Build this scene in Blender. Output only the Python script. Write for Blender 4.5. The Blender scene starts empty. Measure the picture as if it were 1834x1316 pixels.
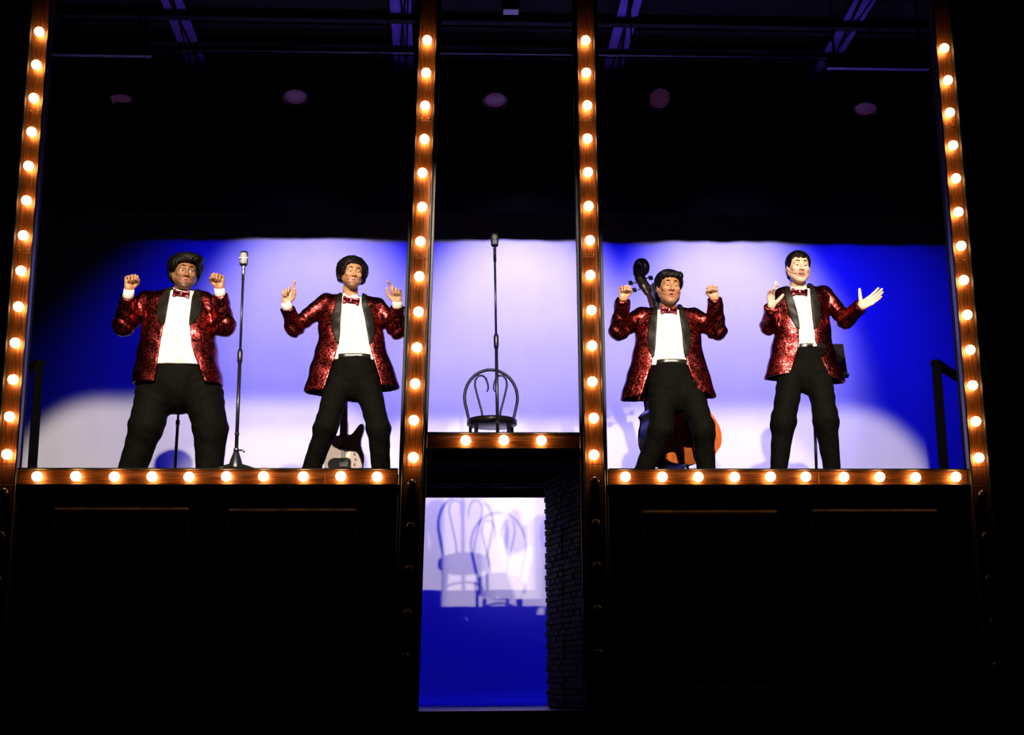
import bpy, math, random
import numpy as np
from mathutils import Vector, Matrix

random.seed(7)
rng = np.random.default_rng(7)
scene = bpy.context.scene
COL = scene.collection

# ------------------------------------------------------------------ camera
IMW, IMH, FPX = 1834.0, 1316.0, 2500.0
CAM = np.array([0.0, -9.84, 0.118])
YAW, PIT, ROL = math.radians(2.898), math.radians(13.112), math.radians(-0.40)
_F0 = np.array([math.sin(YAW), math.cos(YAW), 0.0]); _R0 = np.array([math.cos(YAW), -math.sin(YAW), 0.0]); _U0 = np.array([0, 0, 1.0])
CF = _F0 * math.cos(PIT) + _U0 * math.sin(PIT)
_U = _U0 * math.cos(PIT) - _F0 * math.sin(PIT)
CR = _R0 * math.cos(ROL) + _U * math.sin(ROL)
CU = _U * math.cos(ROL) - _R0 * math.sin(ROL)

camd = bpy.data.cameras.new('camera')
camd.sensor_width = 36.0
camd.lens = FPX / IMW * 36.0
camd.clip_end = 200
camo = bpy.data.objects.new('camera', camd)
COL.objects.link(camo)
_m = Matrix.Identity(4)
for i in range(3):
    _m[i][0], _m[i][1], _m[i][2], _m[i][3] = CR[i], CU[i], -CF[i], CAM[i]
camo.matrix_world = _m
scene.camera = camo


def at(px, py, y):
    """world point seen at pixel (px, py), on the vertical plane at depth y"""
    d = CF * FPX + CR * (px - IMW / 2) - CU * (py - IMH / 2)
    t = (y - CAM[1]) / d[1]
    return CAM + d * t


def V(p):
    return Vector((float(p[0]), float(p[1]), float(p[2])))


# ------------------------------------------------------------------ world, light, exposure
world = bpy.data.worlds.new('dark_house')
scene.world = world
world.use_nodes = True
world.node_tree.nodes['Background'].inputs[0].default_value = (0, 0, 0, 1)
world.node_tree.nodes['Background'].inputs[1].default_value = 0.0
scene.view_settings.view_transform = 'Standard'
scene.view_settings.look = 'None'
scene.view_settings.gamma = 1.0
scene.view_settings.exposure = 0.0
scene.view_settings.use_curve_mapping = False

YC = 4.0            # the painted back cloth
ZS = 1.64           # floor of the two side platforms
ZC = 1.81           # floor of the centre platform


def spot(name, loc, aim, half_deg, watts, color, blend=0.3, radius=0.08):
    l = bpy.data.lights.new(name, 'SPOT')
    l.energy = watts
    l.color = color
    l.spot_size = math.radians(half_deg * 2)
    l.spot_blend = blend
    l.shadow_soft_size = radius
    o = bpy.data.objects.new(name, l)
    COL.objects.link(o)
    o.location = V(loc)
    o.rotation_euler = (V(aim) - V(loc)).to_track_quat('-Z', 'Y').to_euler()
    return o


# front-of-house profile lamps, high behind the audience; their shutters frame one bay of the stage each
WARM = (1.0, 0.86, 0.70)


def profile_lamp(name, loc, u0, u1, v0, v1, corner, soft, watts, color, radius=0.06):
    """spot aimed straight upstage; beam cut to a rounded window of slopes (u sideways, v upwards)"""
    o = spot(name, loc, (loc[0], loc[1] + 1, loc[2]), 40, watts, color, 0.1, radius)
    l = o.data
    l.use_nodes = True
    n, k = l.node_tree.nodes, l.node_tree.links
    em = n['Emission']
    tc = n.new('ShaderNodeTexCoord')
    sx = n.new('ShaderNodeSeparateXYZ')
    k.new(tc.outputs['Normal'], sx.inputs[0])

    def math_(op, x, y=None, z=None):
        m = n.new('ShaderNodeMath')
        m.operation = op
        for i, v in enumerate((x, y, z)):
            if v is None:
                continue
            if isinstance(v, (int, float)):
                m.inputs[i].default_value = v
            else:
                k.new(v, m.inputs[i])
        return m.outputs[0]
    az = math_('ABSOLUTE', sx.outputs[2])
    ds = []
    for out, (c, h) in ((sx.outputs[0], ((u0 + u1) / 2, (u1 - u0) / 2)), (sx.outputs[1], ((v0 + v1) / 2, (v1 - v0) / 2))):
        t = math_('DIVIDE', out, az)
        t = math_('SUBTRACT', t, c)
        t = math_('ABSOLUTE', t)
        t = math_('SUBTRACT', t, h - corner)
        ds.append(math_('MAXIMUM', t, 0.0))
    d = math_('SQRT', math_('ADD', math_('MULTIPLY', ds[0], ds[0]), math_('MULTIPLY', ds[1], ds[1])))
    mr = n.new('ShaderNodeMapRange')
    mr.interpolation_type = 'SMOOTHSTEP'
    mr.inputs['From Min'].default_value = corner - soft
    mr.inputs['From Max'].default_value = corner + soft
    mr.inputs['To Min'].default_value = 1.0
    mr.inputs['To Max'].default_value = 0.0
    k.new(d, mr.inputs['Value'])
    k.new(mr.outputs[0], em.inputs['Strength'])
    return o


def bay_lamp(lx, slope, x0, x1, zlip, ztop_cyc, watts, corner=0.03, soft=0.006, tint=WARM):
    """lamp at y = -9 whose ray of that slope meets a singer's chest; x0..x1 and zlip bound the bay at y = 0"""
    lz = 3.0 + slope * 9.5
    v0, v1 = (zlip - lz) / 9.0, (ztop_cyc - lz) / 13.0
    profile_lamp('front_of_house_lamp', (lx, -9.0, lz), (x0 - lx) / 9.0, (x1 - lx) / 9.0, v0, v1, corner, soft, watts, tint)


LIPZ = 1.70
bay_lamp(-0.10, 0.29, -2.95, -0.32, LIPZ, 2.98, 6600, 0.066, 0.010)
bay_lamp(-3.20, 0.33, -2.90, -0.30, LIPZ, 2.70, 4200, 0.075, 0.010)
bay_lamp(1.15, 0.25, 1.20, 3.78, LIPZ, 2.92, 6200, 0.066, 0.010)
bay_lamp(3.00, 0.33, 1.20, 3.70, LIPZ, 2.75, 4200, 0.075, 0.010)
bay_lamp(-0.26, 0.37, -0.09, 0.96, 1.96, 2.80, 4600, 0.02)
bay_lamp(1.10, 0.28, -0.09, 0.96, 1.96, 2.80, 4600, 0.02)
# blue wash on the cloth from the overhead pipe
for px, w in ((470, 150), (760, 210), (1050, 210), (1340, 210), (1540, 130)):
    a = at(px, 760, YC)
    spot('blue_wash_lamp', (a[0], 1.9, 5.7), a, 42, w * 2.3, (0.004, 0.004, 1.0), 0.9, 0.1)
# lavender specials pooling on the cloth
for px, w in ((560, 420), (930, 640), (1300, 560)):
    a = at(px, 600, YC)
    spot('lavender_lamp', (a[0], 1.5, 5.75), a, 25, w * 1.9, (0.50, 0.42, 1.0), 0.9, 0.1)


# ------------------------------------------------------------------ materials
MATS = {}


def mat(name, base, rough=0.6, metal=0.0, spec=0.5, emit=None, estr=0.0, coat=0.0, trans=0.0):
    if name in MATS:
        return MATS[name]
    m = bpy.data.materials.new(name)
    m.use_nodes = True
    b = m.node_tree.nodes['Principled BSDF']
    b.inputs['Base Color'].default_value = (*base, 1)
    b.inputs['Roughness'].default_value = rough
    b.inputs['Metallic'].default_value = metal
    b.inputs['Specular IOR Level'].default_value = spec
    b.inputs['Coat Weight'].default_value = coat
    b.inputs['Transmission Weight'].default_value = trans
    if emit:
        b.inputs['Emission Color'].default_value = (*emit, 1)
        b.inputs['Emission Strength'].default_value = estr
    MATS[name] = m
    return m


def nodes_of(m):
    return m.node_tree.nodes, m.node_tree.links, m.node_tree.nodes['Principled BSDF']


def noise_mat(name, c1, c2, scale, rough=0.6, stretch=(1, 1, 1), detail=4, bump=0.0, spec=0.5, metal=0.0, lo=0.35, hi=0.65, coat=0.0):
    if name in MATS:
        return MATS[name]
    m = mat(name, c1, rough, metal, spec, coat=coat)
    n, l, b = nodes_of(m)
    tc = n.new('ShaderNodeTexCoord')
    mp = n.new('ShaderNodeMapping')
    mp.inputs['Scale'].default_value = stretch
    nz = n.new('ShaderNodeTexNoise')
    nz.inputs['Scale'].default_value = scale
    nz.inputs['Detail'].default_value = detail
    rp = n.new('ShaderNodeValToRGB')
    rp.color_ramp.elements[0].position = lo
    rp.color_ramp.elements[1].position = hi
    rp.color_ramp.elements[0].color = (*c1, 1)
    rp.color_ramp.elements[1].color = (*c2, 1)
    l.new(tc.outputs['Object'], mp.inputs[0])
    l.new(mp.outputs[0], nz.inputs['Vector'])
    l.new(nz.outputs['Fac'], rp.inputs[0])
    l.new(rp.outputs[0], b.inputs['Base Color'])
    if bump:
        bp = n.new('ShaderNodeBump')
        bp.inputs['Strength'].default_value = bump
        bp.inputs['Distance'].default_value = 0.01
        l.new(nz.outputs['Fac'], bp.inputs['Height'])
        l.new(bp.outputs[0], b.inputs['Normal'])
    return m


BLACK = noise_mat('matt_black_paint', (0.004, 0.004, 0.004), (0.007, 0.0065, 0.006), 9, 0.85, spec=0.1)
BLACKFLAT = noise_mat('black_scenery', (0.0015, 0.0015, 0.0015), (0.003, 0.003, 0.003), 6, 0.9, spec=0.02)
LIPM = noise_mat('black_satin_trim', (0.010, 0.007, 0.005), (0.018, 0.012, 0.008), 20, 0.4, spec=0.4)
DRAPE = noise_mat('black_velour', (0.001, 0.001, 0.001), (0.002, 0.002, 0.002), 40, 0.95, spec=0.03)
PANELM = noise_mat('black_semi_gloss_panel', (0.002, 0.002, 0.002), (0.004, 0.003, 0.003), 9, 0.6, spec=0.1)
EDGEM = noise_mat('bulb_lit_moulding', (0.06, 0.04, 0.025), (0.20, 0.13, 0.08), 9, 0.4, spec=0.5)  # top ledges only: the bulbs' light on them is put into a paler colour
BOARD = noise_mat('varnished_brown_wood', (0.06, 0.018, 0.004), (0.27, 0.080, 0.015), 14, 0.42, (0.35, 1, 9), 6, 0.12, 0.4, 0.6)
BOARDV = noise_mat('varnished_brown_wood_upright', (0.06, 0.018, 0.004), (0.27, 0.080, 0.015), 14, 0.42, (9, 1, 0.35), 6, 0.12, 0.4, 0.6)
BULB = mat('lit_bulb', (1, 0.8, 0.5), 0.3, emit=(1.0, 0.56, 0.21), estr=34.0)
DEADBULB = mat('unlit_bulb_glass', (0.03, 0.02, 0.012), 0.12, spec=0.6)
SOCKET = mat('brass_socket', (0.3, 0.2, 0.08), 0.4, 0.8)
CYC = noise_mat('white_back_cloth', (0.60, 0.59, 0.62), (0.63, 0.62, 0.64), 3, 0.95, spec=0.0)
STAGEF = noise_mat('black_stage_floor', (0.010, 0.010, 0.012), (0.020, 0.020, 0.022), 5, 0.35, spec=0.4)
BRICK = noise_mat('dark_painted_brick', (0.050, 0.024, 0.034), (0.12, 0.060, 0.080), 16, 0.7, bump=0.4, spec=0.3)
MORTAR = noise_mat('dark_mortar', (0.010, 0.008, 0.009), (0.018, 0.014, 0.015), 30, 0.9)
IRON = mat('black_iron', (0.012, 0.012, 0.013), 0.38, 0.6)
BLACKENAMEL = mat('black_enamel', (0.008, 0.008, 0.009), 0.3, 0.0, 0.5)
CHROME = mat('worn_chrome', (0.55, 0.53, 0.50), 0.25, 1.0)
BLUELITPLANK = noise_mat('blue_lit_plank', (0.24, 0.10, 0.62), (0.30, 0.13, 0.72), 6, 0.7)  # blue stage light on the planks is put into their base colour
CEIL = noise_mat('dark_ceiling', (0.012, 0.006, 0.007), (0.022, 0.011, 0.012), 3, 0.9)
PIPEM = mat('dark_steel_pipe', (0.09, 0.06, 0.08), 0.4, 0.5)
LENS = mat('lens_reflected_glow', (0.16, 0.08, 0.12), 0.35, emit=(0.30, 0.07, 0.26), estr=0.06)  # weak emission stands in for purple light reflected by an unlit lens


# ------------------------------------------------------------------ mesh builders
def link_mesh(name, verts, faces, material, parent=None, smooth=True, base=None):
    me = bpy.data.meshes.new(name)
    verts = np.asarray(verts, dtype=float)
    if base is not None:
        verts = verts - np.asarray(base)
    me.from_pydata(verts.tolist(), [], faces if isinstance(faces, list) else faces.tolist())
    if smooth:
        me.polygons.foreach_set('use_smooth', np.ones(len(me.polygons), dtype=bool))
    me.update()
    o = bpy.data.objects.new(name, me)
    COL.objects.link(o)
    if material:
        for mm in (material if isinstance(material, (list, tuple)) else [material]):
            me.materials.append(mm)
    if parent:
        o.parent = parent
    return o


class MB:
    """collects boxes, tubes and lathes, and links them as ONE mesh object"""

    def __init__(self):
        self.v, self.f, self.s = [], [], []

    def _add(self, vs, fs, smooth):
        k = len(self.v)
        self.v += [tuple(float(c) for c in v) for v in vs]
        self.f += [tuple(i + k for i in f) for f in fs]
        self.s += [smooth] * len(fs)

    def box(self, c, size, R=None, bevel=0.0):
        hx, hy, hz = (s / 2 for s in size)
        if bevel <= 0:
            vs = [Vector((x, y, z)) for x in (-hx, hx) for y in (-hy, hy) for z in (-hz, hz)]
            fs = [(0, 1, 3, 2), (4, 6, 7, 5), (0, 4, 5, 1), (2, 3, 7, 6), (0, 2, 6, 4), (1, 5, 7, 3)]
        else:
            b = min(bevel, hx * .9, hy * .9, hz * .9)
            vs, idx = [], {}
            for sx in (-1, 1):
                for sy in (-1, 1):
                    for sz in (-1, 1):
                        for ax in range(3):
                            p = [sx * (hx - b), sy * (hy - b), sz * (hz - b)]
                            p[ax] = (sx * hx, sy * hy, sz * hz)[ax]
                            idx[(sx, sy, sz, ax)] = len(vs)
                            vs.append(Vector(p))
            fs = []
            for ax in range(3):
                o = [i for i in range(3) if i != ax]
                for s in (-1, 1):
                    q = []
                    for a, c_ in ((-1, -1), (1, -1), (1, 1), (-1, 1)):
                        k = [0, 0, 0]
                        k[ax], k[o[0]], k[o[1]] = s, a, c_
                        q.append(idx[(*k, ax)])
                    if (s > 0) != (ax != 1):
                        q.reverse()
                    fs.append(tuple(q))
                # edges along ax
                for a in (-1, 1):
                    for c_ in (-1, 1):
                        k0, k1 = [0, 0, 0], [0, 0, 0]
                        k0[ax], k1[ax] = -1, 1
                        k0[o[0]] = k1[o[0]] = a
                        k0[o[1]] = k1[o[1]] = c_
                        q = [idx[(*k0, o[0])], idx[(*k1, o[0])], idx[(*k1, o[1])], idx[(*k0, o[1])]]
                        if ((a * c_ > 0) != (ax != 1)):
                            q.reverse()
                        fs.append(tuple(q))
            for sx in (-1, 1):
                for sy in (-1, 1):
                    for sz in (-1, 1):
                        q = [idx[(sx, sy, sz, i)] for i in range(3)]
                        if sx * sy * sz < 0:
                            q.reverse()
                        fs.append(tuple(q))
        c = Vector(c)
        vs = [(R @ v if R is not None else v) + c for v in vs]
        self._add(vs, fs, False)
        return self

    def tube(self, pts, r, seg=8, closed=False, caps=True):
        pts = [Vector([float(c) for c in p]) for p in pts]
        n = len(pts)
        rr = r if isinstance(r, (list, tuple)) else [r] * n
        vs, fs = [], []
        prev = None
        for i, p in enumerate(pts):
            if closed:
                t = pts[(i + 1) % n] - pts[i - 1]
            else:
                t = pts[min(i + 1, n - 1)] - pts[max(i - 1, 0)]
            t.normalize()
            if prev is None:
                a = t.orthogonal().normalized()
            else:
                a = prev - t * prev.dot(t)
                a = a.normalized() if a.length > 1e-6 else t.orthogonal().normalized()
            prev = a
            b = t.cross(a)
            for k in range(seg):
                w = 2 * math.pi * k / seg
                vs.append(p + (a * math.cos(w) + b * math.sin(w)) * rr[i])
        m = n if closed else n - 1
        for i in range(m):
            j = (i + 1) % n
            for k in range(seg):
                k2 = (k + 1) % seg
                fs.append((i * seg + k, i * seg + k2, j * seg + k2, j * seg + k))
        if caps and not closed:
            fs.append(tuple(range(seg - 1, -1, -1)))
            fs.append(tuple((n - 1) * seg + k for k in range(seg)))
        self._add(vs, fs, True)
        return self

    def lathe(self, prof, c=(0, 0, 0), seg=20, R=None):
        """profile of (radius, z), bottom to top"""
        vs, fs = [], []
        for r, z in prof:
            for k in range(seg):
                w = 2 * math.pi * k / seg
                v = Vector((r * math.cos(w), r * math.sin(w), z))
                vs.append((R @ v if R is not None else v) + Vector(c))
        for i in range(len(prof) - 1):
            for k in range(seg):
                k2 = (k + 1) % seg
                fs.append((i * seg + k, i * seg + k2, (i + 1) * seg + k2, (i + 1) * seg + k))
        fs.append(tuple(range(seg - 1, -1, -1)))
        fs.append(tuple((len(prof) - 1) * seg + k for k in range(seg)))
        self._add(vs, fs, True)
        return self

    def prism(self, outline, depth, fn):
        """closed outline of 2D points extruded over depth; fn maps (u, v, w) to 3D"""
        n = len(outline)
        vs = [fn(u, v, 0.0) for u, v in outline] + [fn(u, v, depth) for u, v in outline]
        fs = [tuple(range(n - 1, -1, -1)), tuple(range(n, 2 * n))]
        for i in range(n):
            j = (i + 1) % n
            fs.append((i, j, n + j, n + i))
        self._add(vs, fs, False)
        return self

    def build(self, name, material, parent=None, base=(0, 0, 0)):
        bx, by, bz = (float(c) for c in base)
        me = bpy.data.meshes.new(name)
        me.from_pydata([(x - bx, y - by, z - bz) for x, y, z in self.v], [], self.f)
        me.polygons.foreach_set('use_smooth', self.s)
        me.materials.append(material)
        me.update()
        o = bpy.data.objects.new(name, me)
        COL.objects.link(o)
        if parent:
            o.parent = parent
        return o


def tag(o, label, cat, group=None):
    o['label'] = label
    o['category'] = cat
    if group:
        o['group'] = group
    return o


def struct(o, label=None):
    o['kind'] = 'structure'
    if label:
        o['label'] = label
    return o


def empty(name, loc, label, cat, group=None):
    o = bpy.data.objects.new(name, None)
    o.empty_display_size = 0.1
    COL.objects.link(o)
    o.location = V(loc)
    return tag(o, label, cat, group)


def share(name, src, loc, parent):
    c = src.copy()
    COL.objects.link(c)
    c.name = name
    c.parent = parent
    c.location = V(loc)
    return c


# ------------------------------------------------------------------ the setting
struct(MB().box((0.4, 1.98, -0.05), (22, 4.3, 0.1)).build('floor', STAGEF), 'black stage floor at the bottom of the scenery')
struct(MB().box((0.4, -0.24, -0.62), (22, 0.1, 1.22)).build('wall_stage_front', BLACKFLAT), 'black front of the stage below the floor edge')
struct(MB().box((0.4, -6.3, -1.25), (22, 12.2, 0.1)).build('floor_house', BLACKFLAT), 'dark floor of the house in front of the stage')

# back cloth with gentle vertical waves
nx, nz = 160, 2
vs, fs = [], []
for j in range(nz):
    for i in range(nx):
        x = -5.2 + 11.4 * i / (nx - 1)
        vs.append((x, YC + 0.006 * math.sin(x * 7.1) + 0.004 * math.sin(x * 17.3 + 1), 0.0 + 5.4 * j))
for i in range(nx - 1):
    fs.append((i, i + 1, nx + i + 1, nx + i))
struct(link_mesh('wall_back', vs, fs, CYC), 'pale back cloth glowing blue and lavender behind the stage')
struct(MB().box((0.5, 3.965, 0.012), (11, 0.05, 0.024)).build('baseboard_back', mat('white_batten', (0.75, 0.75, 0.8), 0.5)), 'pale batten along the foot of the back cloth')

# black border hiding the top of the cloth
zb_l = at(300, 375, 3.6)[2]
zb_r = at(1500, 385.5, 3.6)[2]
vs, fs = [], []
for i in range(240):
    x = -5.2 + 11.4 * i / 239
    zb = zb_l + (zb_r - zb_l) * (x - at(300, 375, 3.6)[0]) / (at(1500, 385, 3.6)[0] - at(300, 375, 3.6)[0])
    yy = 3.6 + 0.004 * math.sin(x * 21) + 0.002 * math.sin(x * 47 + 2)
    vs += [(x, yy, zb), (x, yy, 6.55)]
for i in range(239):
    fs.append((2 * i, 2 * i + 2, 2 * i + 3, 2 * i + 1))
border = link_mesh('border_curtain', vs, fs, DRAPE)
sol = border.modifiers.new('thickness', 'SOLIDIFY'); sol.thickness = 0.01
tag(border, 'wide black border curtain hanging above the glowing back cloth', 'curtain')

struct(MB().box((0.5, 2.4, 6.65), (11.6, 4.6, 0.1)).build('ceiling', CEIL), 'dark ceiling over the stage')
struct(MB().box((-4.95, 2.2, 3.3), (0.1, 4.2, 6.6)).build('wall_left', BLACKFLAT), 'black side wall left of the stage')
struct(MB().box((5.85, 2.2, 3.3), (0.1, 4.2, 6.6)).build('wall_right', BLACKFLAT), 'black side wall right of the stage')

# ------------------------------------------------------------------ marquee posts and rails
S = 0.2677 / 1.0
PX = {'L': (-3.0424, -3.0424), 'M1': (-0.1296, -0.2113), 'M2': (1.0797, 1.0797), 'R': (3.8735, 3.8735)}   # x at the top bulb, x at the 13th
ZTOP = {'L': 4.8596, 'M1': 4.8418, 'M2': 4.8620, 'R': 4.8445}
ZR = 1.4918 + 0.118
for k in ZTOP:
    ZTOP[k] += 0.118


def bulb_mesh():
    prof = [(0.012, -0.052), (0.013, -0.040), (0.020, -0.032), (0.031, -0.020), (0.037, -0.006), (0.0385, 0.006), (0.035, 0.020), (0.026, 0.032), (0.012, 0.0385), (0.002, 0.040)]
    return [(r * 0.94, z * 0.94) for r, z in prof]


RY = Matrix.Rotation(math.radians(90), 3, 'X')       # lathe axis +z -> -y (towards the house)
_b = MB().lathe(bulb_mesh(), (0, 0, 0), 14, RY)
bulb_src = _b.build('bulb', BULB)
dead_src = MB().lathe(bulb_mesh(), (0, 0, 0), 14, RY).build('bulb', DEADBULB)
sock_src = MB().lathe([(0.020, -0.075), (0.020, -0.048), (0.016, -0.040)], (0, 0, 0), 12, RY).build('socket', SOCKET)
first = {'lit': True, 'dead': True, 'sock': True}


def put_bulb(parent, x, y, z, lit=True):
    """x, z relative to the parent's base; the board's face is at y = 0"""
    key = 'lit' if lit else 'dead'
    src = bulb_src if lit else dead_src
    if first[key]:
        first[key] = False
        o = src
        o.parent = parent
        o.location = (x, y, z)
    else:
        o = share('bulb', src, (x, y, z), parent)
    if not lit:
        o['label'] = 'unlit bulb'
    if first['sock']:
        first['sock'] = False
        s = sock_src
        s.parent = o
    else:
        share('socket', sock_src, (0, 0, 0), o)


POSTW, LIP, LIPD = 0.150, 0.014, 0.045
POSTLAB = {'L': 'leftmost upright post of glowing round bulbs on brown wood',
           'M1': 'upright bulb-lit post between the second singer and the lone chair',
           'M2': 'upright bulb-lit post between the lone chair and the double bass',
           'R': 'rightmost upright post of glowing round bulbs with doubled outer trim'}
for key in ('L', 'M1', 'M2', 'R'):
    xt, xb = PX[key]
    zt = ZTOP[key]
    zb = zt - 12 * S
    dxdz = (xt - xb) / (zt - zb)
    x0 = xb - dxdz * zb                          # x at the floor
    ztop = zt + 0.42
    post = empty('marquee_post', (x0, 0, 0), POSTLAB[key], 'light post', 'bulb-lit posts of the stage frame')
    ang = math.atan(dxdz)
    post.rotation_euler = (0, ang, 0)
    L = ztop / math.cos(ang)
    # board in three lengths, joints at the screws
    cuts = [0.0, ZR - 0.05, zb - 0.065, zb + 5.55 * S, zb + 9.6 * S, L]
    for a, b in zip(cuts[:-1], cuts[1:]):
        MB().box((0, 0.010, (a + b) / 2), (POSTW - 2 * LIP, 0.02, b - a - 0.003), None, 0.002).build('board', BOARDV, post)
    MB().box((0, 0.045, L / 2), (POSTW, 0.05, L)).build('post_core', BLACK, post)
    for s in (-1, 1):
        MB().box((s * (POSTW / 2 - LIP / 2), -LIPD / 2 + 0.01, L / 2), (LIP, LIPD + 0.02, L), None, 0.003).build('edge_strip', LIPM, post)
    out = {'L': (-1,), 'R': (1,), 'M1': (1, -1), 'M2': (1, -1)}[key]
    for s in out:
        wide = key in 'LR'
        MB().box((s * (POSTW / 2 + 0.012), 0.012, L / 2), (0.022, 0.04, L), None, 0.004).build('outer_trim', LIPM, post)
        if wide:
            MB().box((s * (POSTW / 2 + 0.040), 0.020, L / 2), (0.030, 0.045, L), None, 0.004).build('outer_trim', LIPM, post)
    for i in range(13):
        put_bulb(post, random.uniform(-0.004, 0.004), -0.033, (zb + i * S) / math.cos(ang))
    zz = zb - 0.19 if key in ('M1', 'M2') else zb - 0.27
    while zz > 0.1:
        put_bulb(post, 0, -0.033, zz, False)
        zz -= 0.30
    # little screw heads
    for zc in (cuts[3], cuts[4]):
        for s in (-1, 1):
            MB().lathe([(0.006, 0), (0.006, 0.003), (0.003, 0.004)], (s * 0.03, -0.001, zc + 0.02), 8, RY).build('screw', SOCKET, post)


def rail(xa, xb, zc, hgt, bulbs, joints, label):
    r = empty('marquee_rail', ((xa + xb) / 2, 0, zc - hgt / 2), label, 'light rail', 'bulb-lit rails along the platform edges')
    cx, cz = (xa + xb) / 2, zc - hgt / 2
    cuts = [xa] + joints + [xb]
    for a, b in zip(cuts[:-1], cuts[1:]):
        MB().box(((a + b) / 2 - cx, 0.010, hgt / 2), (b - a - 0.003, 0.02, hgt - 2 * 0.012), None, 0.002).build('board', BOARD, r)
    MB().box((0, 0.035, hgt / 2), (xb - xa, 0.03, hgt)).build('rail_core', BLACK, r)
    for s in (0, 1):
        MB().box((0, -0.012, 0.006 + s * (hgt - 0.012)), (xb - xa, 0.044, 0.012), None, 0.003).build('edge_strip', LIPM, r)
    for x in bulbs:
        put_bulb(r, x - cx, -0.033, zc - cz + random.uniform(-.003, .003))
    return r


xl0, xl1 = PX['L'][1] + 0.078, PX['M1'][1] - 0.106
HR = 0.124
topL = at(400, 839, 0)[2]
zcL = topL - HR / 2
rail(xl0, xl1, zcL, HR, [at(p, 855, 0)[0] for p in (69, 138, 207, 274, 340, 407, 473, 544, 611, 676)], [at(583, 855, 0)[0]],
     'bulb-lit rail under the two singers on the left platform')
xr0, xr1 = PX['M2'][1] + 0.101, PX['R'][1] - 0.078
topR = at(1400, 840, 0)[2]
rail(xr0, xr1, topR - HR / 2, HR, [at(p, 855, 0)[0] for p in (1119, 1185, 1249, 1314, 1378, 1441, 1509, 1573, 1637, 1709)], [at(1466, 855, 0)[0]],
     'bulb-lit rail under the two singers on the right platform')
xc0, xc1 = PX['M1'][1] + 0.103, PX['M2'][1] - 0.101
topC = at(900, 776, 0.02)[2]
rail(xc0, xc1, topC - 0.062, 0.124, [at(p, 791, 0)[0] for p in (834, 902, 969)], [], 'short rail with three bulbs in front of the lone chair')


# platforms
def platform(xa, xb, ztop, depth, label, thick=0.075):
    p = empty('platform', ((xa + xb) / 2, 0, ztop - thick), label, 'platform', 'stage platforms')
    w = xb - xa
    MB().box((0, 0.08 + depth / 2, thick - 0.010), (w, depth, 0.02)).build('deck', BLACKFLAT, p)
    for yy in (0.11, depth * 0.62, depth + 0.05):
        MB().box((0, yy, thick / 2 - 0.01), (w, 0.05, thick - 0.02)).build('joist', BLACKFLAT, p)
    return p


platform(-4.2, PX['M1'][1] - 0.085, ZS, 2.0, 'black platform that the two singers on the left stand on')
platform(PX['M2'][1] + 0.085, 5.0, ZS, 2.0, 'black platform that the two singers on the right stand on')
pc = platform(PX['M1'][1] - 0.080, PX['M2'][1] + 0.080, ZC, 1.9, 'black centre platform under the lone chair and microphone')
for s in (-1, 1):
    MB().box((s * ((PX['M2'][1] - PX['M1'][1]) / 2 + 0.070), 1.03, -0.07), (0.02, 1.9, 0.24)).build('side_riser', BLACKFLAT, pc)
MB().box((0, 0.065, 0.10), (PX['M2'][1] - PX['M1'][1] - 0.162, 0.028, 0.20)).build('fascia', BLACKFLAT, pc)
# thin pale edge under the centre platform and the diagonal braces hanging below it
MB().box((0, 1.30, -0.006), (xc1 - xc0 - 0.05, 0.012, 0.012)).build('edge_batten', mat('grey_batten', (0.25, 0.24, 0.26), 0.5), pc)
for (p0, p1, yy) in (((902, 812), (889, 848), 0.5), ((890, 845), (884, 866), 0.9), ((868, 868), (861, 890), 1.7)):
    a, b = at(*p0, yy), at(*p1, yy)
    o = np.array(pc.location)
    d = V(b - a)
    R = d.to_track_quat('Z', 'Y').to_matrix()
    MB().box(V((a + b) / 2 - o), (0.034, 0.008, d.length), R).build('brace', mat('grey_steel_brace', (0.55, 0.48, 0.58), 0.5, 0.0), pc)


# the black facade below the side platforms, with raised panel mouldings
def facade(name, xa, xb, z1, panels, label):
    w = struct(MB().box(((xa + xb) / 2, 0.09, z1 / 2), (xb - xa, 0.06, z1)).build(name, BLACKFLAT), label)
    for (pa, pb, ztop_) in panels:
        zb = 0.15
        MB().box(((pa + pb) / 2, 0.052, (zb + ztop_) / 2), (pb - pa - 0.08, 0.02, ztop_ - zb - 0.08), None, 0.008).build('panel', PANELM, w)
        for zc_ in (zb, ztop_):
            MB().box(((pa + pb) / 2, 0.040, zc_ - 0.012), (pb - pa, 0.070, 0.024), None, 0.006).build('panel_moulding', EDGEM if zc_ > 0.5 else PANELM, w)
        for xc_ in (pa, pb):
            MB().box((xc_, 0.044, (zb + ztop_) / 2 - 0.012), (0.026, 0.045, ztop_ - zb - 0.03), None, 0.006).build('panel_moulding', PANELM, w)
    return w


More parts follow.
